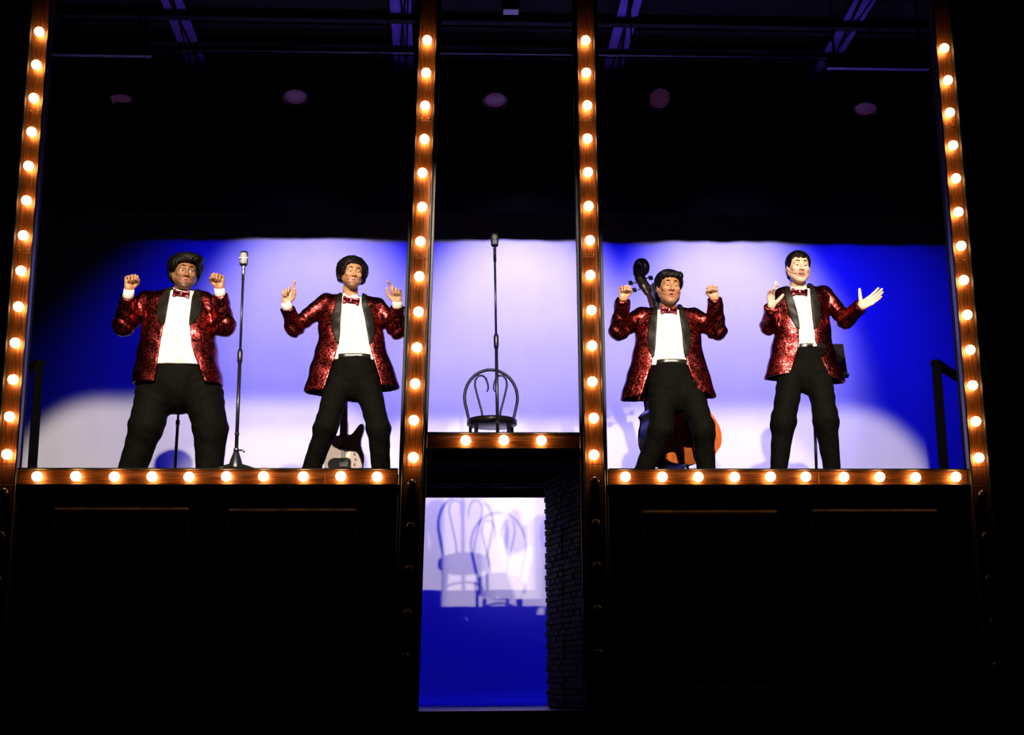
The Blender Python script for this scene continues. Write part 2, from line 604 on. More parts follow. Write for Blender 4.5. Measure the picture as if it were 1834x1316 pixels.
facade('wall_front_left', PX['L'][1] - 1.6, PX['M1'][1] - 0.07, topL - HR,
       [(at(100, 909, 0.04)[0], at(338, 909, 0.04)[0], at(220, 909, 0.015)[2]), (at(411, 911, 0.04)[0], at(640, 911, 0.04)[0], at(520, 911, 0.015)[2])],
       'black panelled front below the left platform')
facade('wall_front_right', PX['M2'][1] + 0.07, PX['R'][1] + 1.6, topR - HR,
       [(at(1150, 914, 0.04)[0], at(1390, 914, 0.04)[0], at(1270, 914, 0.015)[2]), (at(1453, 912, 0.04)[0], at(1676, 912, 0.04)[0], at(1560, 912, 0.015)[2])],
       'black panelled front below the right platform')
struct(MB().box((PX['L'][1] - 1.55, 0.14, 3.3), (2.8, 0.05, 6.6)).build('wall_proscenium_left', BLACKFLAT), 'black masking left of the bulb frame')
struct(MB().box((PX['R'][1] + 1.56, 0.14, 3.3), (2.8, 0.05, 6.6)).build('wall_proscenium_right', BLACKFLAT), 'black masking right of the bulb frame')

# passage below the centre platform
struct(MB().box((PX['M1'][1] - 0.05, 1.10, ZS / 2 - 0.05), (0.04, 1.9, ZS - 0.1)).build('wall_passage_left', BLACKFLAT), 'black left side of the low doorway')
wp = struct(MB().box((1.05, 0.55, 0.86), (0.03, 0.9, 1.72)).build('wall_passage_right', MORTAR), 'dark brick side of the low doorway')
struct(MB().box((1.02, 1.55, ZS / 2 - 0.05), (0.04, 1.1, ZS - 0.1)).build('trim_1', BLACKFLAT), 'black return behind the brick doorway side')
# faces of the brick pier: two leaves, the far one turned further
pA = np.array(at(1041, 1000, 0.06)[:2]); pB = np.array(at(1008, 1000, 0.46)[:2]); pC = np.array(at(978, 1000, 0.88)[:2])
bl, bh = 0.118, 0.0425
brick_src = None
for (q0, q1, off) in ((pA, pB, 0.0), (pB, pC, 0.004)):
    seg = q1 - q0
    Ls = float(np.hypot(*seg)); u = seg / Ls
    nrm = np.array([u[1], -u[0]])
    if nrm[0] > 0:
        nrm = -nrm
    ang = math.atan2(u[1], u[0])
    # backing leaf
    mid = (q0 + q1) / 2 - nrm * 0.025
    MB().box((mid[0], mid[1], 0.86), (Ls, 0.03, 1.72), Matrix.Rotation(ang, 3, 'Z')).build('backing', MORTAR, wp)
    row = 0
    z = 0.012
    while z < 1.70:
        shift = 0.5 * (row % 2)
        t = -shift * bl
        while t < Ls - 0.01:
            a, b = max(t, 0) + 0.003, min(t + bl, Ls) - 0.003
            if row % 2 == 0 and b > Ls - 0.005:
                b += 0.006
            if b - a > 0.02:
                c = q0 + u * (a + b) / 2 + nrm * (off + random.uniform(-0.003, 0.005) - 0.008)
                o = MB().box((0, 0, 0), (b - a, 0.026, bh - 0.005), None, 0.003).build('brick', BRICK, wp)
                o.location = (c[0], c[1], z + bh / 2)
                o.rotation_euler = (random.uniform(-.02, .02), 0, ang + random.uniform(-.03, .03))
            t += bl
        z += bh
        row += 1


# stair handrails at both ends
def handrail(pxs, pys, yy, rail_to, label):
    a = at(pxs[1], 838, yy)
    b = at(pxs[0], pys, yy)
    base = np.array([a[0], yy, ZS])
    h = empty('handrail', base, label, 'handrail', 'black stair handrails')
    top = b - base
    d = V(top)
    R = d.to_track_quat('Z', 'Y').to_matrix()
    MB().box(d / 2, (0.095, 0.05, d.length), R, 0.006).build('newel', BLACKFLAT, h)
    e = at(*rail_to, yy + 0.25) - base
    dd = V(e - top)
    R2 = dd.to_track_quat('Z', 'Y').to_matrix()
    MB().box(V((e + top) / 2) + Vector((0, 0, 0.02)), (0.07, 0.05, dd.length + 0.06), R2, 0.006).build('top_rail', BLACKFLAT, h)
    low = np.array([e[0], e[1], 0.0])
    MB().box((e[0], e[1], e[2] / 2), (0.05, 0.05, e[2]), None, 0.006).build('end_post', BLACKFLAT, h)


handrail((70, 58), 655, 1.0, (40, 668), 'black boxy stair handrail at the far left platform end')
handrail((1677, 1690), 655, 1.0, (1732, 690), 'black boxy stair handrail at the far right platform end')

# ------------------------------------------------------------------ overhead: planks, beams, pipes and lamps
for px, lab in ((338, 'ceiling plank coloured as blue-lit above the leftmost singer'), (722, 'ceiling plank coloured as blue-lit above the second singer, beside the bulb post'),
                (1106, 'ceiling plank coloured as blue-lit just right of the second middle bulb post'), (1490, 'ceiling plank coloured as blue-lit above the rightmost singer')):
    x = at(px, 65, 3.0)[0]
    pl = empty('ceiling_plank', (x, 2.7, 6.38), lab, 'plank', 'planks coloured as blue-lit running back under the ceiling')
    MB().box((0, 0, 0.01), (0.20, 2.0, 0.02), None, 0.004).build('plank', BLUELITPLANK, pl)
    for yy in (-0.9, 0.0, 0.9):
        MB().box((0, yy, 0.11), (0.04, 0.04, 0.18)).build('hanger', BLACK, pl)
    for k in range(3):
        MB().tube([(random.uniform(-.08, .08), -0.9, -0.02), (random.uniform(-.08, .08), 0.8, -0.02)], 0.008, 6).build('cable', BLACK, pl)
for py, yy, lab in ((36, 2.35, 'nearest dark cross beam under the ceiling'), (49, 2.75, 'thin dark cross beam just behind the nearest one'), (81, 3.0, 'lower dark cross beam behind the lighting pipe')):
    c = at(900, py, yy)
    bm = MB().box((0, 0, 0), (9.4, 0.09, 0.075 if py != 49 else 0.05), None, 0.006).build('cross_beam', CEIL)
    bm.location = (0.5, yy, c[2])
    tag(bm, lab, 'beam', 'dark beams under the ceiling')


def pipe(pa, pb, yy, r, label, name='lighting_pipe'):
    a, b = at(*pa, yy), at(*pb, yy)
    p = empty(name, (a + b) / 2, label, 'pipe', 'overhead lighting pipes')
    o = (a + b) / 2
    MB().tube([a - o, (a + b) / 2 - o, b - o], r, 12).build('tube', PIPEM, p)
    for k in range(4):
        t = 0.1 + 0.8 * k / 3
        q = a + (b - a) * t - o
        MB().tube([q, (q[0], q[1], 6.55 - o[2])], 0.008, 6).build('hanger', IRON, p)
    # loops of cable tied along it
    pts = []
    for k in range(60):
        q = a + (b - a) * (k / 59) - o
        pts.append((q[0], q[1] - 0.02, q[2] - r - 0.012 - 0.022 * abs(math.sin(k * 0.9))))
    MB().tube(pts, 0.007, 5).build('cable', BLACK, p)
    return p


pipe((80, 84), (1720, 103), 2.1, 0.025, 'upper lighting pipe with looped cables across the stage')
pipe((80, 158), (1720, 176), 3.5, 0.022, 'lower lighting pipe that carries the round lamps')


def batten(pa, pb, yy, label):
    a, b = at(*pa, yy), at(*pb, yy)
    o = (a + b) / 2
    L = float(b[0] - a[0])
    e = empty('batten_light', o, label, 'batten light', 'unlit batten lights')
    MB().box((0, 0, 0.05), (L, 0.12, 0.10), None, 0.01).build('housing', BLACK, e)
    MB().box((0, -0.02, -0.008), (L * 0.99, 0.05, 0.014), None, 0.004).build('reflector_strip', mat('dull_metal_strip', (0.30, 0.26, 0.28), 0.4, 0.5), e)
    for s in (-1, 1):
        MB().box((s * L * 0.42, 0, 0.05 + (6.60 - o[2]) / 2), (0.02, 0.02, 6.60 - o[2] - 0.1)).build('hanger', IRON, e)


batten((92, 98), (272, 100), 1.6, 'unlit batten light hanging at the upper left')
batten((1480, 122), (1664, 124), 1.6, 'unlit batten light hanging at the upper right')


def par_lamp(px, py, yy, wpx, tilt, yaw, label):
    c = at(px, py, yy)
    e = empty('stage_lamp', c, label, 'stage lamp', 'round lamps on the lower pipe')
    r = wpx / 2 / FPX * (yy + 9.84) * 1.02
    R = Matrix.Rotation(yaw, 3, 'Z') @ Matrix.Rotation(math.radians(90) + tilt, 3, 'X')
    MB().lathe([(r * 0.45, -0.34), (r * 0.75, -0.30), (r * 0.95, -0.16), (r * 1.02, -0.02), (r * 1.12, 0.0), (r * 1.12, 0.03), (r * 1.0, 0.03), (r * 0.98, 0.0)], (0, 0, 0), 24, R).build('can', BLACKENAMEL, e)
    MB().lathe([(r * 0.99, 0.002), (r * 0.8, 0.010), (r * 0.4, 0.016), (0.004, 0.018)], (0, 0, 0), 24, R).build('lens', LENS, e)
    pts = [Vector((s * (r * 1.15), 0, 0)) for s in (1,)]
    y0 = R @ Vector((0, 0, -0.12))
    arc = [(y0.x + r * 1.18 * math.cos(a), y0.y, y0.z + (r * 1.18) * math.sin(a) * 1.1) for a in np.linspace(0, math.pi, 13)]
    MB().tube(arc, 0.008, 6).build('yoke', IRON, e)
    pp = at(px, 158 + (px - 80) / 1640 * 18, 3.5) - c
    MB().tube([arc[6], (arc[6][0], (arc[6][1] + pp[1]) / 2, arc[6][2] + 0.02), (pp[0], pp[1], pp[2] - 0.005)], 0.012, 8).build('clamp', IRON, e)


par_lamp(217, 174, 3.1, 42, math.radians(86), math.radians(10), 'unlit round stage lamp, leftmost on the lower pipe')
par_lamp(529, 172, 3.1, 43, math.radians(68), math.radians(6), 'unlit round stage lamp hanging above the second singer')
par_lamp(887, 178, 3.1, 43, math.radians(68), 0, 'unlit round stage lamp hanging above the lone chair')
par_lamp(1181, 176, 3.1, 39, math.radians(35), 0, 'unlit reddish stage lamp hanging above the double bass')
par_lamp(1550, 193, 3.1, 42, math.radians(72), math.radians(-22), 'unlit round stage lamp, rightmost on the lower pipe')

# hanging box fixture at the top centre
c = at(915, 12, 0.9)
e = empty('hanging_fixture', c, 'black box fixture with a thin cable hanging at top centre', 'stage lamp')
MB().box((0, 0, 0.06), (0.15, 0.12, 0.22), None, 0.012).build('housing', BLACKENAMEL, e)
MB().tube([(0.055, -0.06, -0.04), (0.065, -0.06, 0.1), (0.06, -0.05, 0.4)], 0.005, 6).build('cable', mat('grey_cable', (0.2, 0.18, 0.15), 0.5), e)
MB().tube([(0, 0, 0.16), (0, 0, 0.6)], 0.015, 8).build('clamp', IRON, e)

# ------------------------------------------------------------------ smooth solid modelling (signed distances -> one surface)
f32 = np.float32


def _a(v):
    return np.asarray(v, dtype=f32)


def rcone(P, a, b, r1, r2):
    a, b = _a(a), _a(b)
    d = b - a
    t = np.clip(((P - a) @ d) / max(float(d @ d), 1e-9), 0, 1)
    q = P - a - t[:, None] * d
    return np.sqrt((q * q).sum(1)) - (r1 + (r2 - r1) * t)


def ell(P, c, r):
    q = P - _a(c)
    r = _a(r)
    k0 = np.sqrt(((q / r) ** 2).sum(1))
    k1 = np.sqrt(((q / (r * r)) ** 2).sum(1)) + 1e-9
    return k0 * (k0 - 1.0) / k1


def rbox(P, c, h, r, R=None):
    q = P - _a(c)
    if R is not None:
        q = q @ _a(R)
    q = np.abs(q) - (_a(h) - r)
    return np.sqrt((np.maximum(q, 0) ** 2).sum(1)) + np.minimum(q.max(1), 0) - r


def smin(a, b, k):
    h = np.clip(0.5 + 0.5 * (b - a) / k, 0, 1)
    return b + (a - b) * h - k * h * (1 - h)


def smax(a, b, k):
    return -smin(-a, -b, k)


def chain(P, pts, rs, k=0.02):
    d = None
    for i in range(len(pts) - 1):
        e = rcone(P, pts[i], pts[i + 1], rs[i], rs[i + 1])
        d = e if d is None else smin(d, e, k)
    return d


def sinterp(x, xs, ys):
    """smooth (cubic) interpolation through rows, xs rising"""
    xs, ys = np.asarray(xs, float), np.asarray(ys, float)
    m = np.gradient(ys, xs)
    x = np.clip(x, xs[0], xs[-1])
    i = np.clip(np.searchsorted(xs, x) - 1, 0, len(xs) - 2)
    h = xs[i + 1] - xs[i]
    t = (x - xs[i]) / h
    t2, t3 = t * t, t * t * t
    return ((2 * t3 - 3 * t2 + 1) * ys[i] + (t3 - 2 * t2 + t) * h * m[i] + (-2 * t3 + 3 * t2) * ys[i + 1] + (t3 - t2) * h * m[i + 1]).astype(f32)


def surface(f, lo, hi, h):
    """naive surface nets on a grid refined only near the surface"""
    lo = np.asarray(lo, float)
    n = (np.ceil((np.asarray(hi, float) - lo) / h / 4).astype(int) + 1) * 4
    nc = n // 4 + 1
    g = np.stack(np.meshgrid(*[np.arange(k) for k in nc], indexing='ij'), -1).reshape(-1, 3)
    D = f((lo + g * (4 * h)).astype(f32)).reshape(nc)
    A = np.abs(D)
    mn = A[:-1, :-1, :-1].copy()
    neg = D[:-1, :-1, :-1] < 0
    allneg, anyneg = neg.copy(), neg.copy()
    for dx in (0, 1):
        for dy in (0, 1):
            for dz in (0, 1):
                s = (slice(dx, dx + nc[0] - 1), slice(dy, dy + nc[1] - 1), slice(dz, dz + nc[2] - 1))
                mn = np.minimum(mn, A[s])
                q = D[s] < 0
                allneg &= q
                anyneg |= q
    act = (mn < 5.0 * h) | (anyneg & ~allneg)
    N = (nc - 1) * 4 + 1
    Vv = np.where(D < 0, -1.0, 1.0).astype(f32)
    Vf = np.repeat(np.repeat(np.repeat(Vv[:-1, :-1, :-1], 4, 0), 4, 1), 4, 2)
    Vf = np.pad(Vf, ((0, 1),) * 3, mode='edge')
    need = np.zeros(N, bool)
    ac = np.argwhere(act)
    for dx in range(5):
        for dy in range(5):
            for dz in range(5):
                need[ac[:, 0] * 4 + dx, ac[:, 1] * 4 + dy, ac[:, 2] * 4 + dz] = True
    idx = np.argwhere(need)
    vals = np.empty(len(idx), f32)
    for s in range(0, len(idx), 200000):
        vals[s:s + 200000] = f((lo + idx[s:s + 200000] * h).astype(f32))
    Vf[idx[:, 0], idx[:, 1], idx[:, 2]] = vals
    ins = Vf < 0
    c0 = ins[:-1, :-1, :-1]
    anyi, alli = c0.copy(), c0.copy()
    corners = [(x, y, z) for x in (0, 1) for y in (0, 1) for z in (0, 1)]
    for (x, y, z) in corners:
        q = ins[x:N[0] - 1 + x, y:N[1] - 1 + y, z:N[2] - 1 + z]
        anyi |= q
        alli &= q
    cells = np.argwhere(anyi & ~alli)
    cid = np.full(N - 1, -1, np.int64)
    cid[cells[:, 0], cells[:, 1], cells[:, 2]] = np.arange(len(cells))
    acc = np.zeros((len(cells), 3))
    cnt = np.zeros(len(cells))
    cv = {c: Vf[cells[:, 0] + c[0], cells[:, 1] + c[1], cells[:, 2] + c[2]] for c in corners}
    for c in corners:
        for ax in range(3):
            if c[ax]:
                continue
            e = list(c); e[ax] = 1; e = tuple(e)
            a, b = cv[c], cv[e]
            m = (a < 0) != (b < 0)
            t = np.where(m, a / np.where(m, a - b, 1), 0)
            p = np.tile(np.array(c, float), (len(cells), 1))
            p[:, ax] = t
            acc += p * m[:, None]
            cnt += m
    verts = lo + (cells + acc / cnt[:, None]) * h
    faces = []
    for ax in range(3):
        o1, o2 = [(1, 2), (2, 0), (0, 1)][ax]
        s0 = [slice(1, -1)] * 3
        s1 = [slice(1, -1)] * 3
        s0[ax], s1[ax] = slice(0, -1), slice(1, None)
        a, b = ins[tuple(s0)], ins[tuple(s1)]
        for flip, m in ((False, a & ~b), (True, ~a & b)):
            k = np.argwhere(m)
            k = k + 1
            k[:, ax] -= 1
            q = []
            for d1, d2 in ((-1, -1), (0, -1), (0, 0), (-1, 0)):
                w = k.copy()
                w[:, o1] += d1
                w[:, o2] += d2
                q.append(cid[w[:, 0], w[:, 1], w[:, 2]])
            q = np.stack(q, 1)
            if flip:
                q = q[:, ::-1]
            faces.append(q)
    return verts, np.concatenate(faces)


def solid(name, f, lo, hi, h, material, parent=None, base=(0, 0, 0)):
    v, q = surface(f, lo, hi, h)
    return link_mesh(name, v, q, material, parent, True, base)


def unit(v):
    v = np.asarray(v, float)
    return v / np.linalg.norm(v)


def wob(P, amp, sc, seed=0.0):
    """soft irregular ripple for cloth"""
    p = P * sc
    return amp * (np.sin(p[:, 0] * 1.3 + 2.1 * np.sin(p[:, 2] * 0.7 + seed) + seed) * np.sin(p[:, 2] * 1.1 + 1.7 * np.sin(p[:, 1] * 0.9 + seed)) + 0.5 * np.sin(p[:, 2] * 2.3 + p[:, 0] * 1.9 + seed * 2))


# ------------------------------------------------------------------ cloth, skin and hair materials
def brocade(name, red):
    m = mat(name, (0.01, 0.008, 0.008), 0.4, 0.0, 0.4)
    n, l, b = nodes_of(m)
    tc = n.new('ShaderNodeTexCoord')
    big = n.new('ShaderNodeTexNoise'); big.inputs['Scale'].default_value = 34; big.inputs['Detail'].default_value = 3; big.inputs['Distortion'].default_value = 1.5
    vor = n.new('ShaderNodeTexVoronoi'); vor.inputs['Scale'].default_value = 210
    add = n.new('ShaderNodeMath'); add.operation = 'MULTIPLY_ADD'; add.inputs[1].default_value = 0.55
    l.new(tc.outputs['Object'], big.inputs['Vector'])
    l.new(tc.outputs['Object'], vor.inputs['Vector'])
    sep = n.new('ShaderNodeSeparateColor')
    l.new(vor.outputs['Color'], sep.inputs[0])
    l.new(sep.outputs[0], add.inputs[0])
    l.new(big.outputs['Fac'], add.inputs[2])
    rp = n.new('ShaderNodeValToRGB')
    e = rp.color_ramp.elements
    e[0].position, e[0].color = 0.72, (0.010, 0.004, 0.004, 1)
    e[1].position, e[1].color = 0.94, (*red, 1)
    x = e.new(1.0); x.color = (min(1, red[0] * 1.3), red[1] * 4 + 0.04, red[2] * 4 + 0.04, 1)
    l.new(add.outputs[0], rp.inputs[0])
    l.new(rp.outputs[0], b.inputs['Base Color'])
    b.inputs['Metallic'].default_value = 1.0
    b.inputs['Roughness'].default_value = 0.29
    bp = n.new('ShaderNodeBump'); bp.inputs['Strength'].default_value = 0.28; bp.inputs['Distance'].default_value = 0.002
    l.new(sep.outputs[1], bp.inputs['Height'])
    l.new(bp.outputs[0], b.inputs['Normal'])
    return m


BROC = brocade('red_black_brocade', (0.46, 0.022, 0.020))
TIEM = brocade('red_glitter_satin', (0.75, 0.03, 0.06))
SATIN = noise_mat('black_satin_lapel', (0.006, 0.005, 0.003), (0.010, 0.008, 0.005), 60, 0.42, spec=0.14)
TROUS = noise_mat('black_trouser_cloth', (0.0022, 0.0019, 0.0014), (0.0042, 0.0036, 0.0025), 60, 0.75, bump=0.1, spec=0.04)
SHIRT = noise_mat('white_dress_shirt', (0.60, 0.57, 0.52), (0.66, 0.63, 0.58), 30, 0.7, bump=0.05, spec=0.2)
SHOE = mat('black_patent_shoe', (0.008, 0.008, 0.008), 0.2)
BELT = mat('black_leather_belt', (0.010, 0.009, 0.008), 0.3)
HAIR = noise_mat('glossy_black_hair', (0.002, 0.0015, 0.0015), (0.006, 0.004, 0.003), 60, 0.36, (1, 1, 6), bump=0.35, spec=0.16)
EYEW = mat('eye_white', (0.75, 0.72, 0.68), 0.2)
EYED = mat('eye_dark_iris', (0.015, 0.008, 0.005), 0.15)
TEETH = mat('teeth', (0.8, 0.77, 0.7), 0.25)
HEADSET = mat('brown_headset_wire', (0.30, 0.19, 0.13), 0.4)


def skin_mat():
    m = mat('skin', (0.3, 0.2, 0.15), 0.42, 0, 0.45)
    n, l, b = nodes_of(m)
    at_ = n.new('ShaderNodeAttribute'); at_.attribute_name = 'tone'
    l.new(at_.outputs['Color'], b.inputs['Base Color'])
    b.inputs['Subsurface Weight'].default_value = 0.0
    return m


SKIN = skin_mat()


# ------------------------------------------------------------------ hands
FLEN = [(.043, .027, .022), (.048, .030, .023), (.044, .028, .022), (.034, .022, .019)]
FOFF = [.031, .0105, -.0105, -.029]
FBAS = [.092, .096, .091, .082]


def hand_fn(wrist, d, n, s, curls, spread, thumb, sc=1.0, fore=None):
    """d along the hand, n where the palm faces, s the thumb side; curls: three bends for each finger"""
    w = np.asarray(wrist, float)
    d = unit(d)
    n = unit(np.asarray(n, float) - d * np.dot(n, d))
    s_ = unit(np.cross(d, n))
    if np.dot(s_, s) < 0:
        s_ = -s_
    fa = d if fore is None else unit(fore)
    pal, fin, tips = [], [], []
    for i in range(4):
        k = w + (d * FBAS[i] + s_ * FOFF[i]) * sc
        b0 = w + (d * 0.012 + s_ * FOFF[i] * 0.62) * sc
        pal.append((b0, k, 0.0155 * sc, 0.0125 * sc))
        sp = spread * (1.5 - i) / 1.5
        df = unit(d * math.cos(sp) + s_ * math.sin(sp))
        ang, p = 0.0, k
        r = (0.0102 if i < 3 else 0.0088) * sc
        for j in range(3):
            ang += curls[i][j]
            dr = df * math.cos(ang) + n * math.sin(ang)
            q = p + dr * FLEN[i][j] * sc
            fin.append((i, p, q, r, r * 0.92))
            p, r = q, r * 0.92
        tips.append(p)
    b0 = w + (d * 0.022 + s_ * 0.024 + n * 0.008) * sc
    p, tb = b0, []
    r = 0.0150 * sc
    for j, (t, ln) in enumerate(zip(thumb, (0.046, 0.034, 0.028))):
        dr = unit(d * t[0] + s_ * t[1] + n * t[2])
        q = p + dr * ln * sc
        tb.append((p, q, r, r * 0.86))
        p, r = q, r * 0.86
    tips.append(p)

    def f(P):
        D = None
        for (a, b, r1, r2) in pal:
            e = rcone(P, a, b, r1, r2)
            D = e if D is None else smin(D, e, 0.016 * sc)
        D = smin(D, rcone(P, w - fa * 0.06, w + d * 0.02 * sc, 0.029 * sc, 0.026 * sc), 0.02 * sc)
        F = None
        for i in range(4):
            G = None
            for (k, a, b, r1, r2) in fin:
                if k == i:
                    e = rcone(P, a, b, r1, r2)
                    G = e if G is None else smin(G, e, 0.004)
            F = G if F is None else np.minimum(F, G)
        D = smin(D, F, 0.006)
        T = None
        for (a, b, r1, r2) in tb:
            e = rcone(P, a, b, r1, r2)
            T = e if T is None else smin(T, e, 0.005)
        return smin(D, T, 0.008)

    allp = np.array([w - fa * 0.06] + tips + [w + d * .1] + [q for (_, _, q, _, _) in fin] + [q for (_, q, _, _) in tb])
    return f, allp.min(0) - 0.035, allp.max(0) + 0.035


FIST = [(1.45, 1.65, 0.9)] * 4
TH_FIST = [(0.75, 0.55, 0.45), (0.45, -0.45, 0.75), (0.1, -0.95, 0.25)]
POINT = [(0.35, 0.5, 0.35), (1.15, 1.5, 0.9), (1.4, 1.65, 0.9), (1.45, 1.65, 0.9)]
TH_SNAP = [(0.75, 0.6, 0.35), (0.85, 0.15, 0.55), (0.85, -0.1, 0.5)]
SNAP = [(0.15, 0.25, 0.2), (0.95, 1.25, 0.7), (1.25, 1.55, 0.8), (1.35, 1.6, 0.8)]
OPEN = [(0.10, 0.12, 0.08), (0.16, 0.15, 0.1), (0.22, 0.2, 0.12), (0.25, 0.2, 0.12)]
TH_OPEN = [(0.45, 0.85, 0.25), (0.50, 0.85, 0.1), (0.5, 0.85, 0.05)]
LOOSE = [(0.05, 0.15, 0.1), (0.45, 0.5, 0.3), (0.55, 0.6, 0.35), (0.35, 0.4, 0.25)]


# ------------------------------------------------------------------ heads
def head_fn(mw, mo, jaw=1.0, lidz=0.0045):
    """signed distance of a head in its own frame: -y is the face, +z up, chin at about -0.118, crown at +0.118"""
    def f(P):
        X = np.abs(P[:, 0])
        Q = P.copy()
        Q[:, 0] = X
        D = ell(P, (0, .018, .034), (.0765, .098, .084))
        D = smin(D, ell(P, (0, -.022, -.028), (.0625 * jaw, .070, .078)), .03)
        D = smin(D, rcone(Q, (.058 * jaw, -.005, -.045), (.020 * jaw, -.062, -.098), .020, .018), .035)
        D = smin(D, ell(P, (0, -.072, -.102), (.024, .020, .018)), .02)
        D = smin(D, ell(Q, (.040, -.066, -.018), (.024, .022, .020)), .02)
        D = smin(D, rcone(Q, (0, -.0855, .026), (.040, -.070, .027), .012, .010), .014)
        # sockets, lids
        D = smax(D, -ell(Q, (.031, -.100, .004), (.020, .018, .0135)), .012)
        lid = np.maximum(ell(Q, (.031, -.0745, .003), (.0165, .0165, .0150)), lidz + .003 - P[:, 2])
        D = smin(D, lid, .003)
        low = np.maximum(ell(Q, (.031, -.0735, .002), (.0160, .0165, .0145)), P[:, 2] + .006)
        D = smin(D, low, .003)
        # nose
        D = smin(D, rcone(P, (0, -.084, .018), (0, -.106, -.026), .0075, .0115), .010)
        D = smin(D, ell(Q, (.0125, -.094, -.030), (.0105, .012, .0085)), .006)
        D = smax(D, -ell(Q, (.0068, -.101, -.0385), (.0042, .006, .0045)), .003)
        # mouth: lips round an open cavity
        z0 = -.064
        D = smax(D, -ell(P, (0, -.094, z0), (mw * .92, .026, mo)), .004)
        up = rcone(Q, (0, -.0925, z0 + mo + .0035), (mw, -.0800, z0 + .001), .0062, .0035)
        lo = rcone(Q, (0, -.0905, z0 - mo - .0035), (mw, -.0800, z0 - .001), .0070, .0035)
        D = smin(D, np.minimum(up, lo), .004)
        # ears
        ear = ell(Q, (.0795, .012, -.006), (.0095, .020, .031))
        ear = smax(ear, -ell(Q, (.089, .006, -.002), (.008, .011, .018)), .004)
        D = smin(D, ear, .006)
        return D
    return f


def head_tone(Pl, skin, lip, beard, mw, mo):
    """colours that belong to the face itself: lips, beard shadow, the inside of the mouth"""
    c = np.tile(np.asarray(skin, float), (len(Pl), 1))
    z0 = -.064
    X = np.abs(Pl[:, 0])
    if beard > 0:
        j = np.clip((-.045 - Pl[:, 2]) / .02, 0, 1) * np.clip((-.02 - Pl[:, 1]) / .03, 0, 1)
        j *= np.clip((np.abs(Pl[:, 2] - z0) + X * 0.35 - .016) / .01, 0, 1)
        st = np.clip((np.hypot((X - 0.0) / 1.0, 0) - 0.0) / .001, 0, 1)
        c = c * (1 - (beard * j * st)[:, None] * 0.8)
    dl = np.maximum(np.hypot(X / (mw + .003), (Pl[:, 2] - z0) / (mo + .011)) - 1, 0) * .02
    front = np.clip((-.072 - Pl[:, 1]) / .006, 0, 1)
    w = np.clip(1 - dl / .003, 0, 1) * front
    c = c * (1 - w[:, None]) + np.asarray(lip) * w[:, None]
    inside = (np.hypot(X / (mw * .95), (Pl[:, 2] - z0) / (mo * 1.02 + .0005)) < 1) & (Pl[:, 1] > -.084) & (Pl[:, 1] < -.05)
    c[inside] = (0.02, 0.006, 0.006)
    return c


def hair_fn(kind):
    def f(P):
        X = np.abs(P[:, 0])
        st = 0.0022 * np.sin(P[:, 0] * 210 + 14 * np.sin(P[:, 1] * 26) + 9 * np.sin(P[:, 2] * 31))
        if kind == 'bouffant':
            D = ell(P, (0, .016, .052), (.124, .118, .092))
            D = smin(D, ell(P, (.022, -.058, .098), (.085, .060, .040)), .03)
            D = smin(D, ell(P, (0, .05, -.01), (.108, .075, .085)), .03)
            zh, hw = .068, .076
        elif kind == 'round':
            D = ell(P, (0, .020, .036), (.124, .118, .112))
            D = smin(D, ell(P, (0, .045, -.03), (.106, .085, .085)), .03)
            D = D + 0.004 * np.sin(P[:, 0] * 90 + 3 * np.sin(P[:, 2] * 60)) * np.sin(P[:, 2] * 85 + 2) * np.sin(P[:, 1] * 80)
            zh, hw = .070, .070
        elif kind == 'helmet':
            D = ell(P, (0, .016, .042), (.100, .112, .094))
            D = smin(D, rcone(P, (-.055, -.066, .080), (.055, -.066, .080), .028, .028), .02)
            D = smin(D, ell(P, (0, .055, -.045), (.088, .060, .085)), .03)
            zh, hw = .064, .070
        else:
            D = ell(P, (0, .018, .042), (.092, .112, .093))
            D = smin(D, ell(P, (0, .05, -.03), (.080, .062, .070)), .03)
            zh, hw = .066 , .071
        # face window
        win = smax(smax(X - hw + 0.35 * np.maximum(P[:, 2] - .02, 0), P[:, 1] + .028, .02), P[:, 2] - zh - 0.10 * P[:, 0] * (kind == 'bouffant'), .02)
        if kind == 'crop':
            fr = 0.008 * np.sin(P[:, 0] * 150 + 1.0) + 0.010 * np.exp(-((P[:, 0] - .008) / .012) ** 2) * -1.0
            win = smax(smax(X - hw + 0.45 * np.maximum(P[:, 2] - .02, 0), P[:, 1] + .028, .02), P[:, 2] - zh - fr * 0.8, .012)
        D = smax(D, -win, .010)
        # nape and sideburns
        if kind == 'round':
            zl = np.where(P[:, 1] < .03, -.040 - 0.6 * (P[:, 1]), -.058)
            zl = np.maximum(zl, -.075)
        else:
            zl = np.clip(-.012 - 0.9 * (P[:, 1] + .02), -.095, .03)
        D = smax(D, zl - P[:, 2], .014)
        # clear of the ears
        D = smax(D, -ell(np.column_stack([X, P[:, 1], P[:, 2]]), (.092, .004, -.014), (.030, .022, .032)), .006)
        return D + st
    return f


def rotmat(yaw, pitch, roll):
    return np.array(Matrix.Rotation(yaw, 3, 'Z') @ Matrix.Rotation(-pitch, 3, 'X') @ Matrix.Rotation(roll, 3, 'Y'))


